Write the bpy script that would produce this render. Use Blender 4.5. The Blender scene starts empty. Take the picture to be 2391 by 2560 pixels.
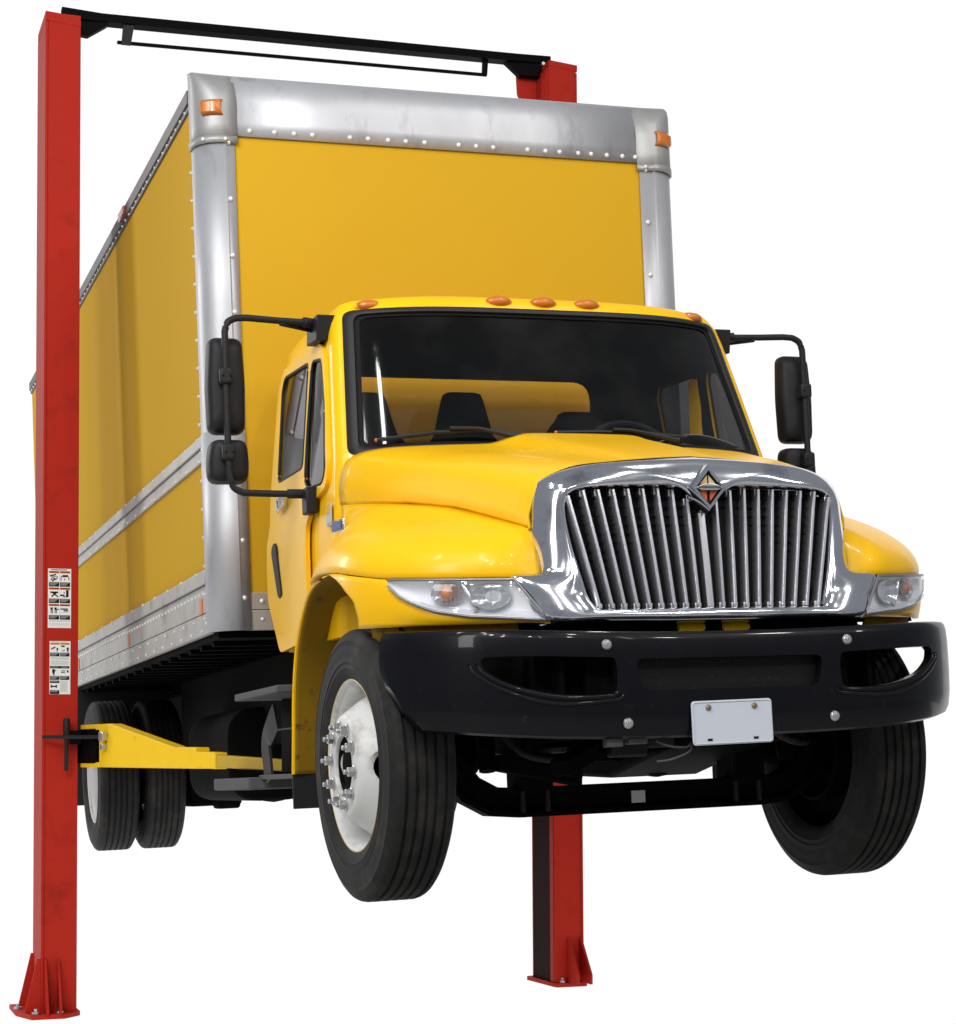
import bpy, bmesh, math, random
from mathutils import Vector, Matrix, Euler
random.seed(7)
SC = bpy.context.scene
COL = SC.collection
PI = math.pi

# ------------------------------------------------------------------ camera
cam = bpy.data.cameras.new("camera")
cam.sensor_fit = 'HORIZONTAL'
cam.sensor_width = 36.0
cam.lens = 5051.8 / 2391 * 36
cam.shift_x = (1195.5 - 1375) / 2391
cam.shift_y = (1655 - 1280) / 2391
cam.clip_start = 0.1
cam.clip_end = 300
camo = bpy.data.objects.new("camera", cam)
COL.objects.link(camo)
_y, _p, _r = (math.radians(a) for a in (20.253, 2.834, -0.41))
F = Vector((math.sin(_y) * math.cos(_p), math.cos(_y) * math.cos(_p), math.sin(_p)))
X = Vector((math.cos(_y), -math.sin(_y), 0)); U = X.cross(F)
X2 = X * math.cos(_r) + U * math.sin(_r); U2 = U * math.cos(_r) - X * math.sin(_r)
camo.matrix_world = Matrix(((X2.x, U2.x, -F.x, -2.995), (X2.y, U2.y, -F.y, -7.201),
                            (X2.z, U2.z, -F.z, 0.464), (0, 0, 0, 1)))
SC.camera = camo

# ------------------------------------------------------------------ world, lamps, exposure
world = bpy.data.worlds.new("World"); SC.world = world
world.use_nodes = True
bg = world.node_tree.nodes["Background"]
bg.inputs[0].default_value = (0.88, 0.93, 1.0, 1)
bg.inputs[1].default_value = 0.27
SC.view_settings.view_transform = 'Standard'
SC.view_settings.look = 'None'
SC.view_settings.exposure = 0
SC.view_settings.gamma = 1
SC.render.film_transparent = False
SC.cycles.max_bounces = 10
SC.cycles.transparent_max_bounces = 16
SC.cycles.caustics_reflective = False
SC.cycles.caustics_refractive = False
SC.cycles.use_denoising = True

def lamp(name, loc, aim, size, power, color=(1, 0.97, 0.93), sy=None):
    l = bpy.data.lights.new(name, 'AREA')
    l.energy = power; l.color = color
    if sy: l.shape = 'RECTANGLE'; l.size = size; l.size_y = sy
    else: l.shape = 'DISK'; l.size = size
    o = bpy.data.objects.new(name, l); COL.objects.link(o)
    o.location = loc
    d = Vector(aim) - Vector(loc)
    o.rotation_euler = d.to_track_quat('-Z', 'Y').to_euler()
    return o
# rows of high-bay workshop lamps over and in front of the truck
for (x, y, w) in ((-6.6, -8.4, 150), (-5.4, -4.8, 105), (-3.2, -9.6, 108), (0.2, -9.8, 88), (4.0, -9.6, 85), (0.4, -5.2, 60), (3.8, -5.2, 80), (7.0, -7.0, 75)):
    lamp("high_bay_lamp", (x, y, 7.4), (x * 0.45 + 0.1, y + 5.6, 1.2), 0.42, w)
lamp("fluorescent_lamp", (-3.9, -1.9, 7.4), (-1.2, 1.5, 1.8), 0.2, 30, (0.97, 0.98, 1.0), 1.0)
lamp("fill_panel", (-7.5, -3.8, 5.0), (-1.2, 3.2, 2.2), 1.6, 290, (1, 0.98, 0.95), 5.0)  # unseen fill added to brighten the left side of the box
lamp("fill_panel", (-7.5, 11.0, 5.0), (-1.2, 4.6, 2.4), 1.6, 330, (1, 0.98, 0.95), 4.0)  # second added fill, from behind, softening the column's shadow band
lamp("high_bay_lamp", (1.5, -1.2, 7.6), (1.0, 0.0, 0.5), 0.42, 60)
# fluorescent tubes: a row to the left of the truck; two more in front added to streak the chrome
for k in range(3):
    lamp("fluorescent_lamp", (-3.4, -4.2 + k * 1.9, 5.2), (-1.2, 1.5 + k * 1.6, 1.6), 0.16, 30, (0.95, 0.98, 1.0), 1.5)
for x in (-1.8, 2.2):
    lamp("fluorescent_lamp", (x, -7.6, 5.6), (x * 0.3, -0.5, 1.0), 0.16, 16, (0.97, 0.98, 1.0), 2.4)

# ------------------------------------------------------------------ materials
def mat(name, base, rough=0.5, metal=0.0, spec=0.5, coat=0.0, coat_rough=0.06, noise=0.0, nscale=8.0,
        dirt=None, dirt_amt=0.0, dirt_scale=3.0, bump=0.0, bscale=60.0, rnoise=0.0, stretch=None):
    m = bpy.data.materials.new(name); m.use_nodes = True
    nt = m.node_tree; N = nt.nodes; L = nt.links
    b = N["Principled BSDF"]
    b.inputs["Base Color"].default_value = (*base, 1)
    b.inputs["Roughness"].default_value = rough
    b.inputs["Metallic"].default_value = metal
    b.inputs["Specular IOR Level"].default_value = spec
    b.inputs["Coat Weight"].default_value = coat
    b.inputs["Coat Roughness"].default_value = coat_rough
    tc = N.new("ShaderNodeTexCoord"); src = tc.outputs["Object"]
    if stretch:
        mp = N.new("ShaderNodeMapping"); mp.inputs["Scale"].default_value = stretch
        L.new(src, mp.inputs[0]); src = mp.outputs[0]
    col = None
    if noise:
        n = N.new("ShaderNodeTexNoise"); n.inputs["Scale"].default_value = nscale; n.inputs["Detail"].default_value = 6
        L.new(src, n.inputs["Vector"])
        mx = N.new("ShaderNodeMix"); mx.data_type = 'RGBA'
        mx.inputs[6].default_value = (*[c * (1 - noise) for c in base], 1)
        mx.inputs[7].default_value = (*[min(1, c * (1 + noise)) for c in base], 1)
        L.new(n.outputs["Fac"], mx.inputs[0]); col = mx.outputs[2]
    if dirt:
        n = N.new("ShaderNodeTexNoise"); n.inputs["Scale"].default_value = dirt_scale; n.inputs["Detail"].default_value = 9
        n.inputs["Roughness"].default_value = 0.65
        L.new(src, n.inputs["Vector"])
        r = N.new("ShaderNodeValToRGB")
        r.color_ramp.elements[0].position = 0.66 - dirt_amt * 0.3; r.color_ramp.elements[1].position = 0.78 - dirt_amt * 0.18
        L.new(n.outputs["Fac"], r.inputs[0])
        mx = N.new("ShaderNodeMix"); mx.data_type = 'RGBA'
        L.new(r.outputs[0], mx.inputs[0])
        if col: L.new(col, mx.inputs[6])
        else: mx.inputs[6].default_value = (*base, 1)
        mx.inputs[7].default_value = (*dirt, 1); col = mx.outputs[2]
    if col: L.new(col, b.inputs["Base Color"])
    if rnoise:
        n = N.new("ShaderNodeTexNoise"); n.inputs["Scale"].default_value = nscale * 1.7; n.inputs["Detail"].default_value = 5
        L.new(src, n.inputs["Vector"])
        mr = N.new("ShaderNodeMapRange"); mr.inputs["To Min"].default_value = max(0.02, rough - rnoise)
        mr.inputs["To Max"].default_value = rough + rnoise
        L.new(n.outputs["Fac"], mr.inputs[0]); L.new(mr.outputs[0], b.inputs["Roughness"])
    if bump:
        n = N.new("ShaderNodeTexNoise"); n.inputs["Scale"].default_value = bscale; n.inputs["Detail"].default_value = 4
        L.new(src, n.inputs["Vector"])
        bp = N.new("ShaderNodeBump"); bp.inputs["Strength"].default_value = bump; bp.inputs["Distance"].default_value = 0.004
        L.new(n.outputs["Fac"], bp.inputs["Height"]); L.new(bp.outputs[0], b.inputs["Normal"])
    return m

def glass(name, tint, ior=1.5, rough=0.01, dirt=0.0, haze=0.0):
    m = bpy.data.materials.new(name); m.use_nodes = True
    nt = m.node_tree; N = nt.nodes; L = nt.links
    N.remove(N["Principled BSDF"])
    tr = N.new("ShaderNodeBsdfTransparent"); tr.inputs[0].default_value = (*tint, 1)
    gl = N.new("ShaderNodeBsdfGlossy"); gl.inputs["Roughness"].default_value = rough
    fr = N.new("ShaderNodeFresnel"); ge = N.new("ShaderNodeNewGeometry"); io = N.new("ShaderNodeMix"); io.inputs[2].default_value = ior; io.inputs[3].default_value = 1 / ior
    L.new(ge.outputs["Backfacing"], io.inputs[0]); L.new(io.outputs[0], fr.inputs[0])      # thin sheet: same reflectance from both sides
    mx = N.new("ShaderNodeMixShader")
    L.new(fr.outputs[0], mx.inputs[0]); L.new(tr.outputs[0], mx.inputs[1]); L.new(gl.outputs[0], mx.inputs[2])
    last = mx.outputs[0]
    if dirt:
        df = N.new("ShaderNodeBsdfDiffuse"); df.inputs[0].default_value = (0.5, 0.5, 0.5, 1)
        tc = N.new("ShaderNodeTexCoord"); n = N.new("ShaderNodeTexNoise"); n.inputs["Scale"].default_value = 5; n.inputs["Detail"].default_value = 3
        L.new(tc.outputs["Object"], n.inputs["Vector"])
        r = N.new("ShaderNodeMapRange"); r.inputs["From Min"].default_value = 0.45; r.inputs["From Max"].default_value = 0.95
        r.inputs["To Max"].default_value = dirt
        L.new(n.outputs["Fac"], r.inputs[0])
        m2 = N.new("ShaderNodeMixShader"); L.new(r.outputs[0], m2.inputs[0]); L.new(last, m2.inputs[1]); L.new(df.outputs[0], m2.inputs[2])
        last = m2.outputs[0]
    if haze:      # pale haze mixed in to brighten the lamp inside
        df = N.new("ShaderNodeBsdfTranslucent"); df.inputs[0].default_value = (0.9, 0.9, 0.92, 1)
        d2 = N.new("ShaderNodeBsdfDiffuse"); d2.inputs[0].default_value = (0.9, 0.9, 0.92, 1)
        m3 = N.new("ShaderNodeMixShader"); m3.inputs[0].default_value = 0.7; L.new(df.outputs[0], m3.inputs[1]); L.new(d2.outputs[0], m3.inputs[2])
        m4 = N.new("ShaderNodeMixShader"); m4.inputs[0].default_value = haze; L.new(last, m4.inputs[1]); L.new(m3.outputs[0], m4.inputs[2]); last = m4.outputs[0]
    L.new(last, N["Material Output"].inputs[0])
    return m

M = dict(
    cab=mat("cab_yellow_paint", (0.90, 0.50, 0.004), 0.34, spec=0.2, coat=0.12, coat_rough=0.08, noise=0.04, nscale=3),
    box=mat("box_yellow_paint", (0.585, 0.338, 0.020), 0.7, spec=0.03, noise=0.035, nscale=1.2),
    well=mat("shaded_well_paint", (0.23, 0.13, 0.008), 0.75, spec=0.08, dirt=(0.03, 0.022, 0.015), dirt_amt=0.25, dirt_scale=16),  # yellow darkened for the shade in the wheel well, with real dirt speckles
    alu=mat("brushed_aluminium", (0.47, 0.475, 0.50), 0.5, 0.5, noise=0.10, nscale=5, rnoise=0.09, bump=0.12, bscale=40, dirt=(0.33, 0.33, 0.355), dirt_amt=0.35, dirt_scale=7, stretch=(1, 1, 0.35)),
    alur=mat("worn_aluminium_rail", (0.42, 0.41, 0.385), 0.5, 0.5, noise=0.22, nscale=4, rnoise=0.1, dirt=(0.22, 0.2, 0.16), dirt_amt=0.3, dirt_scale=5),
    cast=mat("cast_aluminium", (0.36, 0.36, 0.36), 0.5, 0.45, noise=0.1, nscale=12, bump=0.1, bscale=90),
    chrome=mat("chrome", (0.74, 0.75, 0.81), 0.115, 1.0, noise=0.10, nscale=5, rnoise=0.07, dirt=(0.42, 0.42, 0.47), dirt_amt=0.4, dirt_scale=6),  # grey mottling painted in for blotchy reflections
    barchrome=mat("bar_chrome", (0.84, 0.84, 0.88), 0.22, 0.9),
    anod=mat("dark_roof_rail", (0.10, 0.10, 0.105), 0.5, 0.6, noise=0.2, nscale=6),
    rivet=mat("rivet_metal", (0.80, 0.80, 0.78), 0.38, 0.35),
    steel=mat("galvanised_steel", (0.55, 0.55, 0.56), 0.35, 0.9, noise=0.2, nscale=40),
    bump=mat("black_bumper_paint", (0.0036, 0.0036, 0.0056), 0.32, spec=0.10, coat=0.24, coat_rough=0.05, rnoise=0.1, nscale=7, dirt=(0.028, 0.028, 0.031), dirt_amt=0.09, dirt_scale=26),
    insert=mat("bumper_insert_black", (0.006, 0.006, 0.007), 0.6, spec=0.2, dirt=(0.03, 0.03, 0.03), dirt_amt=0.25, dirt_scale=45),
    plastic=mat("black_plastic", (0.016, 0.016, 0.018), 0.5, spec=0.2, noise=0.15, nscale=20, bump=0.12, bscale=220),
    rubber=mat("tyre_rubber", (0.0145, 0.014, 0.0138), 0.7, spec=0.2, noise=0.3, nscale=14, dirt=(0.036, 0.034, 0.031), dirt_amt=0.55, dirt_scale=6, bump=0.15, bscale=90),
    seal=mat("rubber_seal", (0.016, 0.016, 0.018), 0.5, spec=0.3),
    under=mat("underbody_black", (0.0035, 0.0035, 0.0035), 0.8, spec=0.04, noise=0.4, nscale=10, dirt=(0.011, 0.009, 0.007), dirt_amt=0.25, dirt_scale=6),  # black undercarriage, near-black to carry the shade below the truck too
    inner=mat("cab_trim_black", (0.010, 0.010, 0.011), 0.8, spec=0.15),
    seatm=mat("seat_fabric", (0.012, 0.012, 0.014), 0.9, spec=0.1, noise=0.2, nscale=60),
    dash=mat("grey_dash_mat", (0.20, 0.20, 0.21), 0.8),
    white=mat("white_wheel_paint", (0.66, 0.66, 0.65), 0.42, spec=0.4, noise=0.04, nscale=8, dirt=(0.36, 0.32, 0.26), dirt_amt=0.5, dirt_scale=6),
    rust=mat("worn_rim_edge", (0.55, 0.40, 0.13), 0.6),
    amber=mat("amber_lens", (0.55, 0.15, 0.010), 0.35, coat=0.3, noise=0.2, nscale=60),
    red_lens=mat("red_lens", (0.35, 0.03, 0.01), 0.3, coat=0.5),
    orange=mat("orange_reflector", (0.6, 0.16, 0.02), 0.4),
    red=mat("red_column_paint", (0.43, 0.024, 0.014), 0.5, spec=0.05, noise=0.05, nscale=2.5, dirt=(0.31, 0.02, 0.012), dirt_amt=0.35, dirt_scale=5),
    darkred=mat("column_shade_red", (0.020, 0.006, 0.004), 0.7, spec=0.05, noise=0.3, nscale=5),  # dark tone standing in for shade inside the column channel
    liftblack=mat("black_lift_steel", (0.0025, 0.0025, 0.0025), 0.6, spec=0.06),
    armyellow=mat("lift_arm_yellow", (0.95, 0.60, 0.014), 0.5, spec=0.1, noise=0.05, nscale=6, dirt=(0.4, 0.25, 0.03), dirt_amt=0.04, dirt_scale=14),
    armdull=mat("inner_arm_yellow", (0.52, 0.34, 0.03), 0.6, spec=0.2, noise=0.1, nscale=10),
    step=mat("grey_step_steel", (0.085, 0.085, 0.09), 0.7, spec=0.2, noise=0.25, nscale=30, bump=0.4, bscale=160),
    step2=mat("greasy_steel", (0.016, 0.015, 0.014), 0.6, spec=0.2, noise=0.4, nscale=14, dirt=(0.035, 0.024, 0.015), dirt_amt=0.3, dirt_scale=9),
    rimgrey=mat("grey_lamp_gasket", (0.20, 0.20, 0.215), 0.35, 0.4),
    plate=mat("white_plate", (0.54, 0.58, 0.64), 0.5, spec=0.1),
    brass=mat("brass_screw", (0.28, 0.22, 0.13), 0.4, 0.8),
    paper=mat("label_white", (0.83, 0.83, 0.82), 0.6, spec=0.1),
    ink=mat("label_black", (0.012, 0.012, 0.013), 0.6, spec=0.1),
    grey=mat("label_grey", (0.48, 0.48, 0.50), 0.6, spec=0.1),
    lorange=mat("label_orange", (0.55, 0.12, 0.03), 0.6, spec=0.1),
    lyellow=mat("label_yellow", (0.66, 0.40, 0.05), 0.6, spec=0.1),
    cream=mat("emblem_cream", (0.72, 0.52, 0.30), 0.4),
    eorange=mat("emblem_orange", (0.65, 0.13, 0.04), 0.4),
    blue=mat("badge_blue", (0.07, 0.10, 0.25), 0.3),
    refl=mat("lamp_reflector", (0.88, 0.89, 0.92), 0.18, 0.85, noise=0.15, nscale=50),
    silver=mat("lamp_housing_silver", (0.90, 0.90, 0.92), 0.3, 0.0),
    mirror=mat("mirror_glass", (0.8, 0.8, 0.8), 0.03, 1.0),
    wsglass=glass("windscreen_glass", (0.84, 0.85, 0.85), rough=0.055, dirt=0.02),
    sideglass=glass("side_glass", (0.5, 0.51, 0.51), ior=2.3),
    darkglass=glass("dark_side_glass", (0.055, 0.055, 0.058), dirt=0.0),  # tint deepened to hold back the white backdrop behind the cab
    rearglass=glass("rear_glass", (0.95, 0.95, 0.95)),
    lens=glass("lamp_lens", (0.95, 0.96, 0.98), rough=0.03, haze=0.08),
)
mb_ = bpy.data.materials.new("glowing_backdrop"); mb_.use_nodes = True
nt = mb_.node_tree; nt.nodes.remove(nt.nodes["Principled BSDF"])
em = nt.nodes.new("ShaderNodeEmission"); em.inputs[0].default_value = (1, 1, 1, 1); em.inputs[1].default_value = 1.03  # emission stands in for plain white; no lamp behind it
nt.links.new(em.outputs[0], nt.nodes["Material Output"].inputs[0])

# ------------------------------------------------------------------ mesh helpers
class MB:
    def __init__(s): s.v = []; s.f = []; s.m = []; s.cur = 0
    def add(s, pts, faces):
        o = len(s.v); s.v += [tuple(p) for p in pts]
        for f in faces: s.f.append([o + i for i in f]); s.m.append(s.cur)
        return s
    def box(s, x0, x1, y0, y1, z0, z1):
        p = [(x, y, z) for z in (z0, z1) for y in (y0, y1) for x in (x0, x1)]
        return s.add(p, [(0, 2, 3, 1), (4, 5, 7, 6), (0, 1, 5, 4), (2, 6, 7, 3), (0, 4, 6, 2), (1, 3, 7, 5)])
    def prism(s, poly, d0, d1, fn):
        n = len(poly); p = [fn(a, b, d0) for a, b in poly] + [fn(a, b, d1) for a, b in poly]
        fs = [list(range(n))[::-1], list(range(n, 2 * n))] + [(i, (i + 1) % n, n + (i + 1) % n, n + i) for i in range(n)]
        return s.add(p, fs)
    def grid(s, rows, cu=False, cv=False):
        nr, nc = len(rows), len(rows[0]); p = [q for r in rows for q in r]; fs = []
        for i in range(nr if cu else nr - 1):
            for j in range(nc if cv else nc - 1):
                a, b = i, (i + 1) % nr; c, d = j, (j + 1) % nc
                fs.append((a * nc + c, a * nc + d, b * nc + d, b * nc + c))
        return s.add(p, fs)
    def sweep(s, path, prof, cap=True, up=(0, 0, 1)):
        """prof: list of (side, up) offsets, or fn(i) giving it."""
        path = [Vector(p) for p in path]; rows = []
        for i, p in enumerate(path):
            a = path[max(0, i - 1)]; b = path[min(len(path) - 1, i + 1)]
            t = (b - a).normalized(); u = Vector(up)
            if abs(t.dot(u)) > 0.95: u = Vector((0, 1, 0)) if abs(t.y) < 0.9 else Vector((1, 0, 0))
            sd = t.cross(u).normalized(); uu = sd.cross(t)
            pr = prof(i) if callable(prof) else prof
            rows.append([p + sd * q[0] + uu * q[1] for q in pr])
        o = len(s.v); n = len(rows[0]); s.grid(rows, cv=True)
        if cap:
            s.f.append([o + k for k in range(n)][::-1]); s.m.append(s.cur)
            e = o + (len(rows) - 1) * n; s.f.append([e + k for k in range(n)]); s.m.append(s.cur)
        return s
    def tube(s, path, r, n=12, cap=True):
        rr = r if isinstance(r, (list, tuple)) else [r] * len(path)
        return s.sweep(path, lambda i: [(rr[i] * math.cos(2 * PI * k / n), rr[i] * math.sin(2 * PI * k / n)) for k in range(n)], cap)
    def lathe(s, prof, c, ax='x', sgn=1, n=48, closed=False):
        rows = []
        for k in range(n):
            a = 2 * PI * k / n; row = []
            for r, d in prof:
                u, w = r * math.cos(a), r * math.sin(a)
                if ax == 'x': row.append((c[0] + sgn * d, c[1] + u, c[2] + w))
                elif ax == 'y': row.append((c[0] + u, c[1] + sgn * d, c[2] + w))
                else: row.append((c[0] + u, c[1] + w, c[2] + sgn * d))
            rows.append(row)
        return s.grid(rows, cu=True, cv=closed)
    def ball(s, c, r, n=8, m=12, sc=(1, 1, 1), dirn=None):
        rows = []
        for i in range(n + 1):
            a = PI * i / n
            rows.append([(c[0] + r * sc[0] * math.sin(a) * math.cos(2 * PI * k / m), c[1] + r * sc[1] * math.sin(a) * math.sin(2 * PI * k / m),
                          c[2] + r * sc[2] * math.cos(a)) for k in range(m)])
        return s.grid(rows, cv=True)
    def mesh(s, name, mats, smooth=40):
        me = bpy.data.meshes.new(name); me.from_pydata(s.v, [], s.f)
        for m in (mats if isinstance(mats, (list, tuple)) else [mats]): me.materials.append(m)
        for p, i in zip(me.polygons, s.m): p.material_index = i
        bm = bmesh.new(); bm.from_mesh(me)
        bmesh.ops.remove_doubles(bm, verts=bm.verts, dist=1e-5)
        bmesh.ops.recalc_face_normals(bm, faces=bm.faces)
        bm.to_mesh(me); bm.free()
        if smooth:
            for p in me.polygons: p.use_smooth = True
            me.set_sharp_from_angle(angle=math.radians(smooth))
        return me
    def build(s, name, mats, parent=None, smooth=40, bevel=0, solid=0, offset=-1, seg=2, mats_inner=0):
        o = bpy.data.objects.new(name, s.mesh(name, mats, smooth)); COL.objects.link(o)
        if parent: o.parent = parent
        if solid:
            md = o.modifiers.new("thickness", 'SOLIDIFY'); md.thickness = solid; md.offset = offset; md.material_offset = mats_inner
        if bevel:
            md = o.modifiers.new("edge", 'BEVEL'); md.width = bevel; md.segments = seg; md.limit_method = 'ANGLE'; md.angle_limit = math.radians(35)
            md.harden_normals = False
        return o

def cutout(o, cutters, mode='DIFFERENCE', smooth=35):
    tmp = []
    for c in cutters:
        md_ = mode
        if isinstance(c, tuple): c, md_ = c
        t = bpy.data.objects.new("cutter", c.mesh("cutter", M['inner'], 0)); COL.objects.link(t); tmp.append(t)
        t.matrix_world = Matrix()
        md = o.modifiers.new("cut", 'BOOLEAN'); md.operation = md_; md.solver = 'EXACT'; md.object = t
    p = o.parent; o.parent = None
    bpy.context.view_layer.update()
    dg = bpy.context.evaluated_depsgraph_get()
    me = bpy.data.meshes.new_from_object(o.evaluated_get(dg))
    o.modifiers.clear(); o.data = me; o.parent = p
    for pl in me.polygons: pl.use_smooth = True
    me.set_sharp_from_angle(angle=math.radians(smooth))
    for t in tmp:
        d = t.data; bpy.data.objects.remove(t); bpy.data.meshes.remove(d)
    return o

def dup(o, parent, loc=None, rot=None):
    c = o.copy(); COL.objects.link(c); c.parent = parent
    if loc is not None: c.location = loc
    if rot is not None: c.rotation_euler = rot
    return c

def root(name, label, cat, loc=(0, 0, 0), rot=(0, 0, 0)):
    o = bpy.data.objects.new(name, None); COL.objects.link(o); o.empty_display_size = 0.3
    o.location = loc; o.rotation_euler = rot; o['label'] = label; o['category'] = cat
    return o

def cr(pts, n=6):
    """Catmull-Rom through points of any dimension"""
    out = []; k = len(pts[0])
    for i in range(len(pts) - 1):
        p0 = pts[max(0, i - 1)]; p1 = pts[i]; p2 = pts[i + 1]; p3 = pts[min(len(pts) - 1, i + 2)]
        for j in range(n):
            t = j / n
            out.append(tuple(0.5 * (2 * p1[d] + (p2[d] - p0[d]) * t + (2 * p0[d] - 5 * p1[d] + 4 * p2[d] - p3[d]) * t * t
                                    + (3 * p1[d] - p0[d] - 3 * p2[d] + p3[d]) * t ** 3) for d in range(k)))
    out.append(tuple(pts[-1])); return out

def lin(x, tab):
    if x <= tab[0][0]: return tab[0][1]
    for (a, b), (c, d) in zip(tab, tab[1:]):
        if x <= c: return b + (d - b) * (x - a) / (c - a)
    return tab[-1][1]

def lerp(a, b, t): return a + (b - a) * t
def rounded(poly, r, n=4):
    out = []; k = len(poly)
    for i in range(k):
        p = Vector(poly[i]); a = (Vector(poly[i - 1]) - p); b = (Vector(poly[(i + 1) % k]) - p)
        rr = min(r, a.length * 0.45, b.length * 0.45)
        p1 = p + a.normalized() * rr; p2 = p + b.normalized() * rr
        for j in range(n + 1):
            t = j / n; out.append(tuple((1 - t) ** 2 * p1 + 2 * t * (1 - t) * p + t * t * p2))
    return out
AX = lambda a, b, d: (d, a, b)      # prism along x, poly (y, z)
AY = lambda a, b, d: (a, d, b)      # prism along y, poly (x, z)
AZ = lambda a, b, d: (a, b, d)

def textmesh(name, txt, size, material, parent, loc, rot, depth=0.001, bold=0.0):
    cu = bpy.data.curves.new(name, 'FONT'); cu.body = txt; cu.size = size; cu.extrude = depth; cu.offset = bold
    cu.align_x = 'CENTER'; cu.align_y = 'CENTER'; cu.resolution_u = 2
    t = bpy.data.objects.new(name, cu); COL.objects.link(t)
    bpy.context.view_layer.update()
    me = bpy.data.meshes.new_from_object(t.evaluated_get(bpy.context.evaluated_depsgraph_get()))
    bpy.data.objects.remove(t); bpy.data.curves.remove(cu)
    me.materials.clear(); me.materials.append(material)
    o = bpy.data.objects.new(name, me); COL.objects.link(o); o.parent = parent; o.location = loc; o.rotation_euler = rot
    return o

# ------------------------------------------------------------------ setting: seamless white backdrop, made to glow so it stays white
FLOOR = -0.97
b = MB(); prof = [(1.7, FLOOR), (6.0, FLOOR), (10.5, FLOOR)]
for k in range(1, 13):
    a = PI / 2 * k / 12; prof.append((10.5 + 3.5 * math.sin(a), FLOOR + 3.5 * (1 - math.cos(a))))
prof.append((14.0, 15.0))
b.grid([[(x, y, z) for (y, z) in prof] for x in (-5.2, 5, 14, 24)])
bd = b.build("backdrop", mb_); bd['kind'] = 'structure'
# the pale studio floor the backdrop stands on, below the frame
b = MB(); b.grid([[(x, y, FLOOR - 0.004) for y in (-16, -8, 1.7)] for x in (-10, 5, 24)])
fl = b.build("floor", mat("pale_floor", (0.42, 0.42, 0.41), 0.6, noise=0.1, nscale=1.5)); fl['kind'] = 'structure'

# =================================================================== THE TRUCK
T = root("box_truck", "yellow box truck with chrome grille and black bumper raised on the red lift", "truck",
         (0.02823863, -0.01104937, 0.01193793), (-0.012411517, -0.033716154, -0.001569441))

# ---------------------------------------------------------------- cargo box
YB = 2.125; BL = 9.69; ZB = 1.15
b = MB(); b.box(-1.195, 1.195, 2.2, BL, 1.12, 1.17)
for k in range(24): y = 2.4 + k * 0.31; b.box(-1.18, 1.18, y, y + 0.05, 1.095, 1.125)
b.box(-1.19, 1.19, BL - 0.05, BL, 1.17, 3.74)
BOX = b.build("cargo_box", M['under'], T); BOX.location = (0.02, 0, -0.01)
b = MB(); b.box(-1.085, 1.06, YB, YB + 0.03, 1.30, 3.53); b.build("front_panel", M['box'], BOX)
for s in (-1, 1):
    b = MB(); b.box(min(s * 1.19, s * 1.215), max(s * 1.19, s * 1.215), 2.24, BL, 2.06, 3.70); b.build("side_panel", M['box'], BOX)
    b = MB(); b.box(min(s * 1.19, s * 1.215), max(s * 1.19, s * 1.215), 2.24, BL, 1.43, 2.0); b.build("lower_side_panel", M['box'], BOX)
b = MB(); b.box(-1.19, 1.19, 2.3, BL, 3.70, 3.765); b.build("roof", M['alur'], BOX)

def post_profile(ex=0.0, yo=0.0, r=0.115, inner=1.028):
    # outline of the rounded corner post, x positive, from front flange to side flange
    p = [(inner, YB - 0.012 - ex + yo), (1.09, YB - 0.012 - ex + yo)]
    cx, cy = 1.228 + ex - r, YB - 0.022 - ex + yo + r
    for k in range(13):
        a = -PI / 2 + PI / 2 * k / 12
        p.append((cx + r * math.cos(a), cy + r * math.sin(a)))
    p.append((1.228 + ex, 2.285))
    return p
for s in (-1, 1):
    b = MB(); pr = post_profile(r=0.13, inner=1.054 if s < 0 else 1.022)
    b.grid([[(s * x, y, z) for x, y in pr] for z in (1.15, 1.9, 2.7, 3.48)])
    b.build("corner_post", M['alu'], BOX, solid=0.006, offset=-1)
# second, lower sleeve on the near post
b = MB(); pr = post_profile(ex=0.004, r=0.13, inner=1.054)
b.grid([[(-x, y, z) for x, y in pr] for z in (1.148, 1.6, 2.09)]); b.build("post_sleeve", M['alu'], BOX, solid=0.004)
# curved front roof rail
b = MB(); R0 = 0.2
pf = [(YB - 0.015, 3.495), (YB - 0.015, 3.57), (YB - 0.012, 3.64)]
for k in range(1, 13):
    a = PI / 2 * k / 12; pf.append((YB - 0.012 + R0 * (1 - math.cos(a)), 3.64 + R0 * math.sin(a)))
pf.append((2.45, 3.835))
b.grid([[(x, y, z) for y, z in pf] for x in (-1.05, -0.5, 0, 0.5, 1.02)])
RAIL = b.build("front_roof_rail", M['alu'], BOX, solid=0.008)
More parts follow.
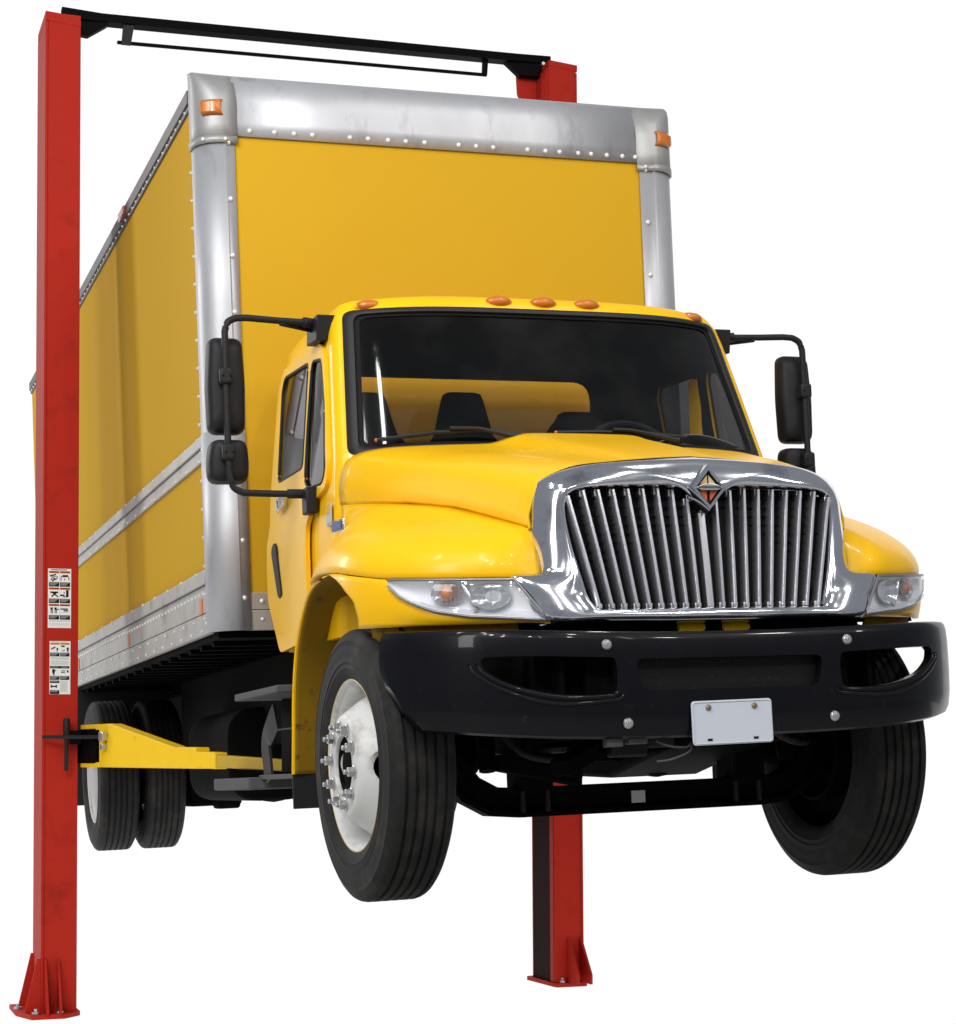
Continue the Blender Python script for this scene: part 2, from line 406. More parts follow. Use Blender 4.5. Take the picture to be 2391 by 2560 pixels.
# corner caps
for s in (-1, 1):
    b = MB(); rows = []
    for z, yo, r in ((3.455, 0, 0.13), (3.55, 0, 0.13), (3.64, 0.0, 0.13), (3.68, 0.006, 0.125), (3.72, 0.02, 0.105), (3.76, 0.045, 0.075), (3.80, 0.085, 0.04), (3.825, 0.13, 0.02), (3.835, 0.19, 0.01)):
        rows.append([(s * x, min(y, 2.30), z) for x, y in post_profile(ex=0.006, yo=yo, r=r, inner=1.040 if s < 0 else 1.008)])
    b.grid(rows)
    e = rows[-1]; b.add(e + [(s * (1.040 if s < 0 else 1.008), 2.40, 3.83), (s * 1.21, 2.36, 3.80)], [list(range(len(e))) + [len(e) + 1, len(e)]])
    b.build("corner_cap", M['cast'], BOX, solid=0.006)
    # band at the foot of the cap
    b = MB(); pr = post_profile(ex=0.010, r=0.132, inner=1.040 if s < 0 else 1.008)
    b.grid([[(s * x, y, z) for x, y in pr] for z in (3.455, 3.49)]); b.build("cap_band", M['cast'], BOX, solid=0.004)
    b = MB(); rows = []
    for z in (3.585, 3.60, 3.645, 3.66):
        k = 0.004 if z in (3.585, 3.66) else 0.018
        rows.append([(s * x, y, z) for x, y in post_profile(ex=0.006 + k * 0.8, r=0.13)[2:9]])
    b.grid(rows); b.build("marker_light", M['amber'], BOX, solid=0.01)
# long rails down the sides
def rail(name, parts, m):
    for s in (-1, 1):
        b = MB()
        for (x0, x1, z0, z1, y0) in parts: b.box(min(s * x0, s * x1), max(s * x0, s * x1), y0, BL, z0, z1)
        b.build(name, m, BOX, bevel=0.003)
rail("roof_rail", [(1.19, 1.226, 3.675, 3.70, 2.31), (1.19, 1.236, 3.70, 3.765, 2.31)], M['anod'])
rail("rub_rail", [(1.19, 1.232, 2.035, 2.088, 2.287), (1.19, 1.218, 1.99, 2.035, 2.287), (1.19, 1.228, 1.965, 1.992, 2.287)], M['alur'])
rail("bottom_rail", [(1.19, 1.236, 1.385, 1.452, 2.287), (1.19, 1.220, 1.36, 1.385, 2.287), (1.19, 1.228, 1.252, 1.36, 2.287), (1.19, 1.225, 1.15, 1.249, 2.287)], M['alur'])
b = MB(); b.box(-1.055, 1.03, YB - 0.008, YB + 0.03, 1.246, 1.325); b.box(-1.055, 1.03, YB - 0.006, YB + 0.03, 1.15, 1.243)
b.build("front_bottom_rail", M['alur'], BOX, bevel=0.002)
# rivets: the large ones singly, the fine rows together
b = MB(); b.ball((0, 0, 0), 0.0125, 6, 10, (1, 0.75, 1)); rv = b.mesh("rivet", M['rivet'])
def rivet(x, y, z, k=1.0):
    o = bpy.data.objects.new("rivet", rv); COL.objects.link(o); o.parent = BOX; o.location = (x, y, z); o.scale = (k, k, k)
for x in (-0.98, -0.86, -0.765, -0.675, -0.49, -0.40, -0.30, -0.115, 0.06, 0.15, 0.24, 0.42, 0.515, 0.59, 0.76, 0.93, 1.0) + (-0.21, 0.69, 0.845):
    rivet(x, YB - 0.016, 3.522)
for k in range(9):
    z = 1.30 + k * 0.27
    for x in (-1.082, 1.055): rivet(x, YB - 0.014, z)
for x in (-1.0, -0.8, -0.6): rivet(x, YB - 0.009, 1.285); rivet(x, YB - 0.007, 1.20, 0.8)
for x in (-1.10, -1.2, 1.05): rivet(x, YB - 0.03 if abs(x) < 1.15 else YB + 0.0, 3.472, 0.8)
b = MB()
for s in (-1, 1):
    for k in range(56): b.ball((s * 1.226, 2.42 + k * 0.13, 3.688), 0.008, 4, 6)
    for k in range(75): b.ball((s * 1.228, 2.36 + k * 0.098, 1.342), 0.009, 4, 6)
    for k in range(26): b.ball((s * 1.225, 2.36 + k * 0.285, 1.225), 0.008, 4, 6); b.ball((s * 1.225, 2.45 + k * 0.285, 1.17), 0.008, 4, 6)
    for k in range(18): b.ball((s * 1.229, 2.30, 1.2 + k * 0.135), 0.009, 4, 6); b.ball((s * 1.236, 2.5 + k * 0.41, 1.447), 0.008, 4, 6)
    for k in range(22): b.ball((s * 1.232, 2.36 + k * 0.33, 2.08), 0.007, 4, 6); b.ball((s * 1.228, 2.36 + k * 0.33, 1.975), 0.007, 4, 6)
rr = b.build("rivet_rows", M['rivet'], BOX); rr['kind'] = 'stuff'
for (y, z) in ((2.42, 1.29), (4.77, 1.295), (7.1, 1.295)):
    b = MB(); b.box(-1.234, -1.226, y - 0.03, y + 0.03, z - 0.04, z + 0.035); b.build("side_reflector", M['orange'], BOX, bevel=0.003)
b = MB(); b.box(-1.248, -1.234, 4.33, 4.53, 3.715, 3.765); b.build("side_marker_light", M['red_lens'], BOX, bevel=0.005)

# ---------------------------------------------------------------- cab shell
def wz(z): return lin(z, [(1.0, 0.985), (1.4, 0.985), (1.72, 0.968), (2.0, 0.937), (2.28, 0.906), (2.37, 0.888), (2.42, 0.868)])
def yfront(x, z, w=None):
    t = min(1, max(0, (z - 1.7) / 0.7)); w = w or wz(z)
    return lerp(0.46, 0.79, t) + lerp(0.235, 0.20, t) * min(1, abs(x) / w) ** 4
def yrear(z): return lin(z, [(1.0, 1.64), (1.3, 1.88), (3, 1.88)])
def cab_outline(z, inset=0.0):
    w = wz(z); half = []; wi = w - 0.05
    for k in range(15): x = wi * k / 14; half.append((x, yfront(x, z)))
    ye = half[-1][1]
    for k in range(1, 6):
        a = PI / 2 * k / 5; half.append((wi + 0.05 * math.sin(a), ye + 0.065 * (1 - math.cos(a))))
    yr = yrear(z)
    for k in range(1, 8): half.append((w, lerp(ye + 0.065, yr - 0.07, k / 7)))
    for k in range(1, 5):
        a = PI / 2 * k / 4; half.append((w - 0.07 * (1 - math.cos(a)), yr - 0.07 + 0.07 * math.sin(a)))
    for k in range(1, 6): half.append(((w - 0.07) * (1 - k / 5), yr))
    full = half + [(-x, y) for x, y in half[-2:0:-1]]
    if inset:
        cy = 1.36; sx = 1 - inset / w
        full = [(x * sx, cy + (y - cy) * (1 - inset / 0.60)) for x, y in full]
    return full
b = MB(); rows = []
for z in (1.0, 1.1, 1.2, 1.3, 1.45, 1.6, 1.7, 1.8, 1.9, 2.0, 2.1, 2.2, 2.3, 2.37): rows.append([(x, y, z) for x, y in cab_outline(z)])
for z, i in ((2.405, 0.004), (2.427, 0.02), (2.446, 0.06), (2.465, 0.13), (2.482, 0.23), (2.494, 0.36), (2.50, 0.5)):
    rows.append([(x, y, z) for x, y in cab_outline(2.42, i)])
b.grid(rows, cv=True); n = len(rows[0]); o0 = (len(rows) - 1) * n
b.f.append([o0 + k for k in range(n)]); b.m.append(0)
CAB = b.build("cab", [M['cab'], M['inner']], T, solid=0.03, offset=-1, mats_inner=1, smooth=50)
ws_poly = rounded([(-0.892, 1.752), (0.892, 1.752), (0.822, 2.368), (-0.822, 2.368)], 0.045, 6)
vent = [(0.79, 1.69), (0.84, 1.645), (1.085, 1.66), (1.145, 1.69), (1.165, 1.92), (1.17, 2.18), (1.15, 2.215), (1.01, 2.195), (0.98, 2.16), (0.875, 1.97)]
vent = rounded(vent, 0.03, 3)
dwin = rounded([(1.20, 1.765), (1.685, 1.77), (1.735, 2.2), (1.70, 2.25), (1.235, 2.225)], 0.04, 4)
cut = [MB().prism(ws_poly, 0.2, 1.25, AY), MB().prism(rounded([(-0.62, 1.86), (0.62, 1.86), (0.62, 2.30), (-0.62, 2.30)], 0.09, 5), 1.7, 2.0, AY)]
for s in (-1, 1):
    cut += [MB().prism(vent, s * 0.7, s * 1.2, AX), MB().prism(dwin, s * 0.7, s * 1.2, AX)]
cutout(CAB, cut)
# rear window pane
b = MB(); b.prism(rounded([(-0.63, 1.85), (0.63, 1.85), (0.63, 2.31), (-0.63, 2.31)], 0.09, 5), 1.858, 1.862, AY); b.build("rear_window", M['rearglass'], CAB)
# windscreen and its rubber frame follow the same curved front
def ws_pt(x, z, off): return (x, yfront(x, z) - off, z)
b = MB(); rows = []
for j in range(13):
    z = lerp(1.735, 2.385, j / 12); hw = lerp(0.905, 0.832, j / 12)
    rows.append([ws_pt(hw * k / 16, z, -0.006) for k in range(-16, 17)])
b.grid(rows); b.build("windscreen", M['wsglass'], CAB, smooth=80)
def ringloop(d):
    q = rounded([(-0.892 + d, 1.752 + d * 0.8), (0.892 - d, 1.752 + d * 0.8), (0.822 - d, 2.368 - d * 0.8), (-0.822 + d, 2.368 - d * 0.8)], 0.04 - d * 0.3, 8)
    out = []
    for i in range(len(q)):
        a, c = Vector(q[i]), Vector(q[(i + 1) % len(q)]); k = max(1, int((c - a).length / 0.06))
        for t in range(k): out.append(tuple(a.lerp(c, t / k)))
    return out
L0 = ringloop(0.0); cx, cz = 0.0, 2.06
def ring_at(off_in, off_out):
    return [ws_pt(cx + (x - cx) * (1 + off_in / 0.86), cz + (z - cz) * (1 + off_in / 0.31 * 0.62), off_out) for x, z in L0]
b = MB(); b.grid([ring_at(0.032, -0.012), ring_at(0.030, 0.012), ring_at(0.012, 0.020), ring_at(-0.006, 0.016), ring_at(-0.012, 0.004)], cv=True)
b.build("windscreen_seal", M['seal'], CAB, smooth=60)
b = MB(); b.grid([ring_at(-0.012, 0.004), ring_at(-0.014, 0.0), ring_at(-0.032, -0.002), ring_at(-0.036, -0.02)], cv=True)
b.build("windscreen_border", M['inner'], CAB, smooth=60)
# roof lights
for x, y, zr in ((-0.735, 0.925, 2.408), (-0.2, 0.818, 2.420), (0.0, 0.815, 2.421), (0.2, 0.818, 2.420), (0.735, 0.925, 2.408)):
    b = MB(); b.ball((x, y, zr), 0.062, 8, 16, (1, 0.66, 0.44)); o = b.build("roof_light", M['amber'], CAB, smooth=80)
    b = MB(); b.ball((x, y + 0.006, zr - 0.003), 0.067, 8, 16, (1, 0.60, 0.36)); b.build("roof_light_base", M['cab'], CAB, smooth=80)
# doors, with their windows
for s in (-1, 1):
    def dm(y, z, d): return (s * (wz(z) + d), y, z)
    ys = [0.70 + 0.1 * k for k in range(13)]; zs = [0.96 + 0.09 * k for k in range(17)]
    b = MB(); b.grid([[dm(y, z, 0.008 + (0.012 if z < 1.55 else 0)) for y in ys] for z in zs])
    D = b.build("door", M['cab'], T, solid=0.02, offset=0, smooth=50)
    outline = rounded([(1.07, 1.02), (1.62, 1.0), (1.83, 1.25), (1.835, 2.2), (1.77, 2.30), (1.05, 2.275), (0.96, 2.21), (0.755, 1.73), (0.775, 1.625), (0.98, 1.59), (1.07, 1.5)], 0.035, 3)
    cs = [(MB().prism(outline, s * 0.7, s * 1.2, AX), 'INTERSECT'), MB().prism(vent, s * 0.6, s * 1.3, AX), MB().prism(dwin, s * 0.6, s * 1.3, AX)]
    cutout(D, cs)
    for poly, nm in ((vent, "vent_window"), (dwin, "door_window")):
        c = Vector((sum(p[0] for p in poly) / len(poly), sum(p[1] for p in poly) / len(poly)))
        big = [tuple(c + (Vector(p) - c) * 1.03) for p in poly]
        b = MB(); n = len(big); b.add([(s * (wz(z) + 0.010), y, z) for y, z in big], [list(range(n))])
        b.build(nm, M['sideglass'] if (s < 0 and nm == "door_window") else M['darkglass'], D, smooth=0)
        b = MB(); path = [(s * (wz(z) + (0.028 if z < 1.55 else 0.016)), y, z) for y, z in poly]
        b.tube(path + path[:1], 0.0065, 6, cap=False); b.build("window_rubber", M['seal'], D)
    b = MB(); b.prism(rounded([(1.52, 1.245), (1.60, 1.235), (1.71, 1.46), (1.66, 1.50), (1.60, 1.47)], 0.03, 4), s * 0.99, s * 1.022, AX); b.build("door_handle", M['plastic'], D, bevel=0.008)
# lettering and badges on the near side
textmesh("door_badge", "4300", 0.085, M['chrome'], T, (-1.012, 1.515, 1.652), (PI / 2, math.radians(-10), -PI / 2), 0.006, 0.002)
b = MB(); b.box(-0.996, -0.988, 0.70, 0.76, 1.455, 1.545); b.box(-0.999, -0.99, 0.705, 0.755, 1.463, 1.50)
b.build("cowl_decal", M['grey'], CAB)
b = MB(); b.box(-0.998, -0.99, 0.703, 0.757, 1.508, 1.542); b.build("cowl_decal_print", M['lyellow'], CAB)

# ---------------------------------------------------------------- bonnet
def hw(y): return 0.62 + 0.274 * (y + 0.6)
def zs_(y): return lin(y, [(-0.6, 1.285), (-0.45, 1.33), (-0.17, 1.41), (0.15, 1.47), (0.45, 1.51), (0.66, 1.53)])
def hood_row(y):
    t = (y + 0.6) / 1.26; w = hw(y); k = w / 0.965
    zc = 1.512 + 0.292 * t + 0.028 * math.sin(PI * t); dm_ = 0.034 * min(1, t * 1.6)
    half = [(0, zc), (0.13 * k, zc - 0.001), (0.24 * k, zc - 0.004), (0.30 * k, zc - 0.010 - dm_ * 0.25), (0.36 * k, zc - 0.010 - dm_ * 0.85), (0.43 * k, zc - 0.012 - dm_),
            (w - 0.22, zc - dm_ - 0.016), (w - 0.12, zc - dm_ - lerp(0.036, 0.024, t)), (w - 0.06, zc - dm_ - lerp(0.062, 0.040, t)), (w - 0.025, zc - dm_ - lerp(0.10, 0.066, t)), (w - 0.006, zc - dm_ - lerp(0.155, 0.115, t)), (w + 0.003, lerp(zc - dm_ - lerp(0.155, 0.115, t), zs_(y), 0.5)), (w, zs_(y))]
    half = cr(half, 3)
    full = [(-x, z) for x, z in half[:0:-1]] + half
    return [(x, y - 0.084 * (1 - min(1, abs(x) / w) ** 2) * (1 - t) ** 2 - 0.20 * (1 - min(1, abs(x) / w) ** 3) * t ** 3, z) for x, z in full]
b = MB(); rows = [hood_row(-0.6 + 1.255 * k / 20) for k in range(21)]
lip = [(x, y - 0.006, z - 0.012) for x, y, z in rows[0]]; b.grid([lip] + rows)
HOOD = b.build("bonnet", M['cab'], T, solid=0.012, smooth=60)

# ---------------------------------------------------------------- fenders (upper part belongs to the tilting bonnet)
PBL = [(1.13, 0.54, 1.21), (1.158, 0.35, 1.215), (1.175, 0.15, 1.207), (1.172, -0.05, 1.192), (1.148, -0.2, 1.167), (1.08, -0.35, 1.140), (0.98, -0.48, 1.126), (0.86, -0.58, 1.116), (0.735, -0.652, 1.109), (0.602, -0.668, 1.105)]
SL = [(hw(y), y, zs_(y)) for y in (0.645, 0.48, 0.28, 0.06, -0.13, -0.27, -0.39, -0.48, -0.55, -0.60)]
SL[-1] = (0.606, -0.605, 1.285)
C1 = [(0.0, -0.02, -0.15), (0.05, 0, -0.10), (0.13, 0, -0.055), (0.20, 0, -0.05), (0.22, -0.02, -0.05), (0.20, -0.04, -0.05), (0.15, -0.05, -0.05), (0.10, -0.06, -0.05), (0.055, -0.06, -0.05), (-0.012, -0.012, -0.05)]
C2 = [(-0.06, 0.0, 0.11), (-0.03, 0, 0.13), (-0.012, 0, 0.13), (-0.004, 0, 0.13), (0.0, -0.005, 0.12), (0.0, -0.01, 0.11), (0.0, -0.01, 0.10), (0, -0.01, 0.09), (0, -0.008, 0.075), (-0.012, 0.022, 0.05)]
def fender_rows():
    S_, B_, A_, D_ = (cr(q, 4) for q in (SL, PBL, C1, C2)); rows = []
    for S, B, a, d in zip(S_, B_, A_, D_):
        S, B = Vector(S), Vector(B); P1 = S + Vector(a); P2 = B + Vector(d); row = []
        for k in range(17):
            t = k / 16; row.append((1 - t) ** 3 * S + 3 * t * (1 - t) ** 2 * P1 + 3 * t * t * (1 - t) * P2 + t ** 3 * B)
        rows.append(row)
    return rows
FR = fender_rows()
CURVE = cr([(x, y) for x, y, z in PBL[:-1]] + [(0.665, -0.698), (0.60, -0.735)], 8)
def curve_at_y(y):   # x on the outer plan curve, by y (front half)
    for (x0, y0), (x1, y1) in zip(CURVE, CURVE[1:]):
        if y0 >= y >= y1: return lerp(x0, x1, (y0 - y) / max(1e-6, y0 - y1))
    return CURVE[-1][0]
def curve_at_x(x):
    for (x0, y0), (x1, y1) in zip(CURVE[::-1], CURVE[-2::-1]):
        if x0 <= x <= x1: return lerp(y0, y1, (x - x0) / max(1e-6, x1 - x0))
    return -0.3
def ze(y): return lin(y, [(-0.735, 1.10), (-0.69, 1.105), (-0.648, 1.109), (-0.58, 1.116), (-0.48, 1.126), (-0.35, 1.14), (-0.2, 1.167), (-0.05, 1.192), (0.15, 1.207), (0.6, 1.215)])
def nrm(y):
    a = Vector((curve_at_y(y + 0.02), y + 0.02)); c = Vector((curve_at_y(y - 0.02), y - 0.02)); t = (c - a).normalized()
    return Vector((-t.y, t.x)) if -t.y > 0 else Vector((t.y, -t.x))
def zlow(x): return lin(x, [(0.60, 0.948), (0.75, 0.966), (0.84, 0.975), (0.94, 1.0), (1.0, 1.033), (1.04, 1.068), (1.062, 1.105), (1.08, 1.15)])
for s in (-1, 1):
    b = MB(); rows = [[(s * p.x, p.y, p.z) for p in r] for r in FR]
    rows = [r + [(r[-1][0] - s * 0.004, r[-1][1] + 0.002, r[-1][2] - 0.006), (r[-1][0] - s * 0.03, r[-1][1] + 0.01, r[-1][2] - 0.008)] for r in rows]
    b.grid(rows); FE = b.build("fender", M['cab'], T, solid=0.008, smooth=60)
    # lower front corner panel round the headlamp
    b = MB(); rows = []
    ysrt = [(1.186, 0.05), (1.155, -0.09), (1.09, -0.20), (1.02, -0.215), (0.978, -0.205)]
    for j in range(11):
        v = j / 10; row = []
        z_r = lerp(1.186, 0.978, v); y0 = lin(-z_r, [(-a, c) for a, c in ysrt])
        for k in range(61):
            u = k / 60; y = lerp(y0, -0.735, u ** 0.9)
            zt = min(ze(y) - 0.009, zlow(curve_at_y(y)) - 0.001) if y < -0.3 else ze(y) - 0.009; zb = lerp(0.978, 0.944, min(1, max(0, (0.0 - y) / 0.7)))
            nn = nrm(y); x = curve_at_y(y); o_ = 0.006 * math.sin(PI * v) - 0.012 * v * v
            row.append((s * (x + nn.x * o_), y + nn.y * o_, lerp(zt, zb, v)))
        rows.append(row)
    b.grid(rows); LP = b.build("lower_fender_panel", M['cab'], T, solid=0.01, smooth=60)
    # headlamp
    def hl(u, v, off):
        x = lerp(1.062, lerp(0.70, 0.606, v), u ** 0.9); y = curve_at_x(x)
        zh = ze(y) - 0.012; zl = zlow(x)
        nn = nrm(y); return (s * (x + nn.x * off), y + nn.y * off, lerp(zh, zl, v))
    nu, nv = 24, 8
    def hgrid(fn): return [[hl(u / nu, v / nv, fn(u / nu, v / nv)) for u in range(nu + 1)] for v in range(nv + 1)]
    sh = lambda u, v: (max(0, math.sin(PI * u)) ** 0.35) * (max(0, math.sin(PI * v)) ** 0.35)
    b = MB(); b.grid(hgrid(lambda u, v: 0.008 - 0.034 * sh(u, v)))
    HL = b.build("headlight", M['silver'], T, smooth=60)
    b = MB(); b.grid(hgrid(lambda u, v: 0.012 + 0.016 * sh(u, v))); b.build("headlight_lens", M['lens'], HL, smooth=80)
    rim = [hl(u / nu, 0, 0.014) for u in range(nu + 1)] + [hl(1, v / nv, 0.014) for v in range(1, nv + 1)] + [hl(u / nu, 1, 0.014) for u in range(nu - 1, -1, -1)]
    b = MB(); b.tube(rim, 0.0045, 8); b.build("headlight_rim", M['rimgrey'], HL)
    b = MB(); lowr = [hl(u / nu, 0.90, 0.026) for u in range(3, nu + 1)]; b.tube(lowr, 0.006, 6); lowr = [hl(u / nu, 0.83, 0.024) for u in range(4, nu)]; b.tube(lowr, 0.004, 6)
    b.build("lens_rib", M['lens'], HL)
    for (u, v, r, m_, nm) in ((0.68, 0.45, 0.056, M['refl'], "reflector_bowl"), (0.34, 0.42, 0.046, M['amber'], "turn_signal")):
        c = Vector(hl(u, v, -0.004)); nn = nrm(c.y); d = Vector((s * nn.x, nn.y, 0)); side = d.cross(Vector((0, 0, 1))).normalized(); upv = Vector((0, 0, 1))
        b = MB(); rows = []
        for i in range(7):
            q = i / 6
            rows.append([c + d * (-0.024 + 0.028 * q * q) + (side * math.cos(2 * PI * k / 20) * 1.25 + upv * math.sin(2 * PI * k / 20) * 0.8) * r * max(q, 0.01) for k in range(20)])
        b.grid(rows, cv=True); b.build(nm, M['refl'], HL, smooth=60)
        b = MB(); b.ball(tuple(c - d * 0.010), 0.014 if nm[0] == 'r' else 0.026, 8, 12); b.build("bulb", M['amber'] if nm[0] == 't' else M['lens'], HL, smooth=80)
        # fluted optics across the bowl
        b = MB()
        for k in range(-3, 4):
            xx = side * (k * r * 0.36); hh = r * 0.78 * math.sqrt(max(0.05, 1 - (k / 3.6) ** 2))
            b.tube([c + xx + d * 0.004 - upv * hh, c + xx + d * 0.008, c + xx + d * 0.004 + upv * hh], 0.0045, 6)
        b.build("optic_flutes", M['lens'], HL)
    b = MB(); cpt = [hl(0.50, v, -0.012) for v in (0.1, 0.3, 0.6, 0.85)]; b.tube(cpt, [0.008, 0.012, 0.012, 0.008], 8); b.build("lamp_divider", M['refl'], HL, smooth=80)
    # yellow valance under the headlamp
    b = MB(); row0 = []; row1 = []
    for k in range(13):
        y = lerp(-0.25, -0.66, k / 12); x = curve_at_y(y) - 0.035; row0.append((s * x, y + 0.03, 0.965)); row1.append((s * (x - 0.02), y + 0.05, 0.88))
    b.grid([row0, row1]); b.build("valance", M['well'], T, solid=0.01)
    # wheel well: yellow splash panel behind the tyre
    arc = cr([(0.30, 1.215), (0.55, 1.20), (0.72, 1.13), (0.88, 0.98), (0.965, 0.80), (1.0, 0.62), (1.03, 0.46)], 5)
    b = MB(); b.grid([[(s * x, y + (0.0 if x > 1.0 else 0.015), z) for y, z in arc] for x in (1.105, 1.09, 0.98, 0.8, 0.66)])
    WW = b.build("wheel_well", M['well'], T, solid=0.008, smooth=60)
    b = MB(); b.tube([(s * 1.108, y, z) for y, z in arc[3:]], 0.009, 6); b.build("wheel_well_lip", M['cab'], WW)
    b = MB(); arcf = cr([(0.30, 1.215), (0.0, 1.19), (-0.2, 1.12), (-0.33, 1.02), (-0.36, 0.95)], 4); b.grid([[(s * x, y, z) for y, z in arcf] for x in (1.03, 0.66)])
    b.build("inner_arch", M['under'], WW, solid=0.006)
    b = MB(); b.box(min(s * 0.64, s * 0.66), max(s * 0.64, s * 0.66), -0.6, 1.0, 0.62, 1.25); b.build("inner_wing", M['under'], WW)
    b = MB(); b.box(min(s * 1.112, s * 0.80), max(s * 1.112, s * 0.80), 1.035, 1.05, 0.315, 0.515); b.build("mud_flap", M['plastic'], T, bevel=0.004)
# small chrome badge on the near fender
b = MB(); p = Vector((-1.0, 0.55, 1.418)); b.box(-0.05, 0.05, -0.006, 0.006, -0.024, 0.024); o = b.build("fender_badge", M['chrome'], T, bevel=0.003)
o.location = (-1.018, 0.485, 1.425); o.rotation_euler = (0, math.radians(0), math.radians(-76))
b = MB(); b.box(-0.034, 0.034, -0.009, 0.0, -0.014, 0.014); q = b.build("badge_field", M['blue'], o)

# ---------------------------------------------------------------- chrome grille
Oh = [(0, -0.70, 1.512), (0.14, -0.698, 1.510), (0.28, -0.69, 1.504), (0.40, -0.675, 1.494), (0.50, -0.648, 1.474), (0.570, -0.618, 1.443), (0.600, -0.606, 1.385), (0.608, -0.606, 1.31),
      (0.606, -0.628, 1.23), (0.598, -0.65, 1.165), (0.606, -0.675, 1.118), (0.70, -0.676, 1.103), (0.655, -0.71, 1.03), (0.603, -0.742, 0.945), (0.45, -0.762, 0.940), (0.3, -0.772, 0.938), (0.15, -0.776, 0.936), (0, -0.778, 0.936)]
Ih = [(0, -0.725, 1.325), (0.045, -0.725, 1.366), (0.09, -0.722, 1.404), (0.16, -0.718, 1.414), (0.35, -0.71, 1.412), (0.46, -0.70, 1.404), (0.505, -0.692, 1.380), (0.514, -0.69, 1.33),
      (0.505, -0.695, 1.25), (0.49, -0.705, 1.17), (0.472, -0.72, 1.09), (0.455, -0.728, 1.03), (0.44, -0.735, 1.0), (0.415, -0.74, 0.985), (0.32, -0.748, 0.983), (0.21, -0.752, 0.983), (0.1, -0.755, 0.983), (0, -0.756, 0.983)]
Of = cr(Oh, 4); If = cr(Ih, 4)
def loopmix(t, fwd):
    half = []
    for o_, i_ in zip(Of, If): half.append((lerp(o_[0], i_[0], t), lerp(o_[1], i_[1], t) - fwd, lerp(o_[2], i_[2], t)))
    return half + [(-x, y, z) for x, y, z in half[-2:0:-1]]
b = MB(); b.grid([loopmix(-0.14, -0.075), loopmix(-0.04, -0.012), loopmix(0, 0.0), loopmix(0.12, 0.016), loopmix(0.3, 0.028), loopmix(0.5, 0.034), loopmix(0.7, 0.034), loopmix(0.86, 0.028), loopmix(0.96, 0.016), loopmix(1.0, 0.0), loopmix(1.0, -0.05)], cv=True)
GR = b.build("grille", M['chrome'], T, smooth=70)
b = MB(); back = loopmix(1.04, -0.045); n = len(back); b.add(back, [list(range(n))]); b.build("grille_backing", M['inner'], GR, smooth=0)
b = MB()
for k in range(14): z = 1.0 + k * 0.031; b.box(-0.47, 0.47, -0.683, -0.678, z, z + 0.004)
b.build("grille_mesh", M['under'], GR)
# nineteen upright bars
def inner_top(x):
    return lin(abs(x), [(0, 1.325), (0.045, 1.366), (0.09, 1.404), (0.16, 1.414), (0.46, 1.404), (0.505, 1.385)])
bl = None
for k in range(-9, 10):
    xt, xb = k * 0.0562, k * 0.0468; zt = inner_top(xt) - 0.004; zb = 0.985
    w = 0.0075 if k else 0.013
    bm_ = MB(); rows = []
    for (x, z, y) in ((xt, zt, -0.708), (lerp(xt, xb, 0.5), lerp(zt, zb, 0.5), -0.732), (xb, zb, -0.752)):
        rows.append([(x + w * a, y + c, z) for a, c in ((-1, 0.055), (-1, 0.004), (-0.55, -0.004), (0.55, -0.004), (1, 0.004), (1, 0.055))])
    bm_.grid(rows, cv=True)
    ob = bm_.build("grille_bar", M['barchrome'], GR, smooth=25)
    bt = MB(); bt.box(xt - 0.011, xt + 0.011, -0.70, -0.66, zt - 0.022, zt + 0.004); bt.build("bar_clip", M['steel'], GR, bevel=0.003)
    bt = MB(); bt.box(xb - 0.012, xb + 0.012, -0.745, -0.70, zb - 0.003, zb + 0.016)
    bt.build("bar_clip", M['steel'], GR, bevel=0.003)
# diamond emblem
EY = -0.775
def diamond(h, v, cz=1.4): return [(-h, cz), (0, cz - v), (h, cz), (0, cz + v)]
b = MB(); rows = []
for (h, v, y) in ((0.075, 0.088, -0.735), (0.072, 0.084, -0.765), (0.064, 0.076, EY - 0.004), (0.052, 0.062, EY - 0.004), (0.049, 0.058, EY + 0.012)):
    rows.append([(x, y, z) for x, z in diamond(h, v, 1.402)])
b.grid(rows, cv=True); EM = b.build("emblem", M['chrome'], GR, smooth=20)
b = MB(); b.add([(x, EY + 0.01, z) for x, z in diamond(0.05, 0.059, 1.402)], [(0, 1, 2, 3)]); b.build("emblem_field", M['ink'], GR, smooth=0)
b = MB(); b.prism([(-0.031, 1.416), (-0.003, 1.448), (-0.003, 1.416)], EY + 0.006, EY + 0.009, AY); b.prism([(0.003, 1.416), (0.003, 1.448), (0.031, 1.416)], EY + 0.006, EY + 0.009, AY); b.build("emblem_upper", M['cream'], GR, smooth=0)
b = MB(); b.prism([(-0.036, 1.392), (-0.006, 1.392), (-0.006, 1.357)], EY + 0.006, EY + 0.009, AY); b.prism([(0.006, 1.392), (0.036, 1.392), (0.006, 1.357)], EY + 0.006, EY + 0.009, AY); b.build("emblem_lower", M['eorange'], GR, smooth=0)
b = MB(); b.prism([(-0.052, 1.402), (-0.03, 1.393), (0.03, 1.393), (0.052, 1.402), (0.03, 1.413), (0, 1.417), (-0.03, 1.413)], EY - 0.010, EY + 0.006, AY); b.build("emblem_banner", M['steel'], GR, smooth=0, bevel=0.002)
textmesh("emblem_lettering", "INTERNATIONAL", 0.0115, M['ink'], GR, (0, EY - 0.0115, 1.403), (PI / 2, 0, 0), 0.0004)
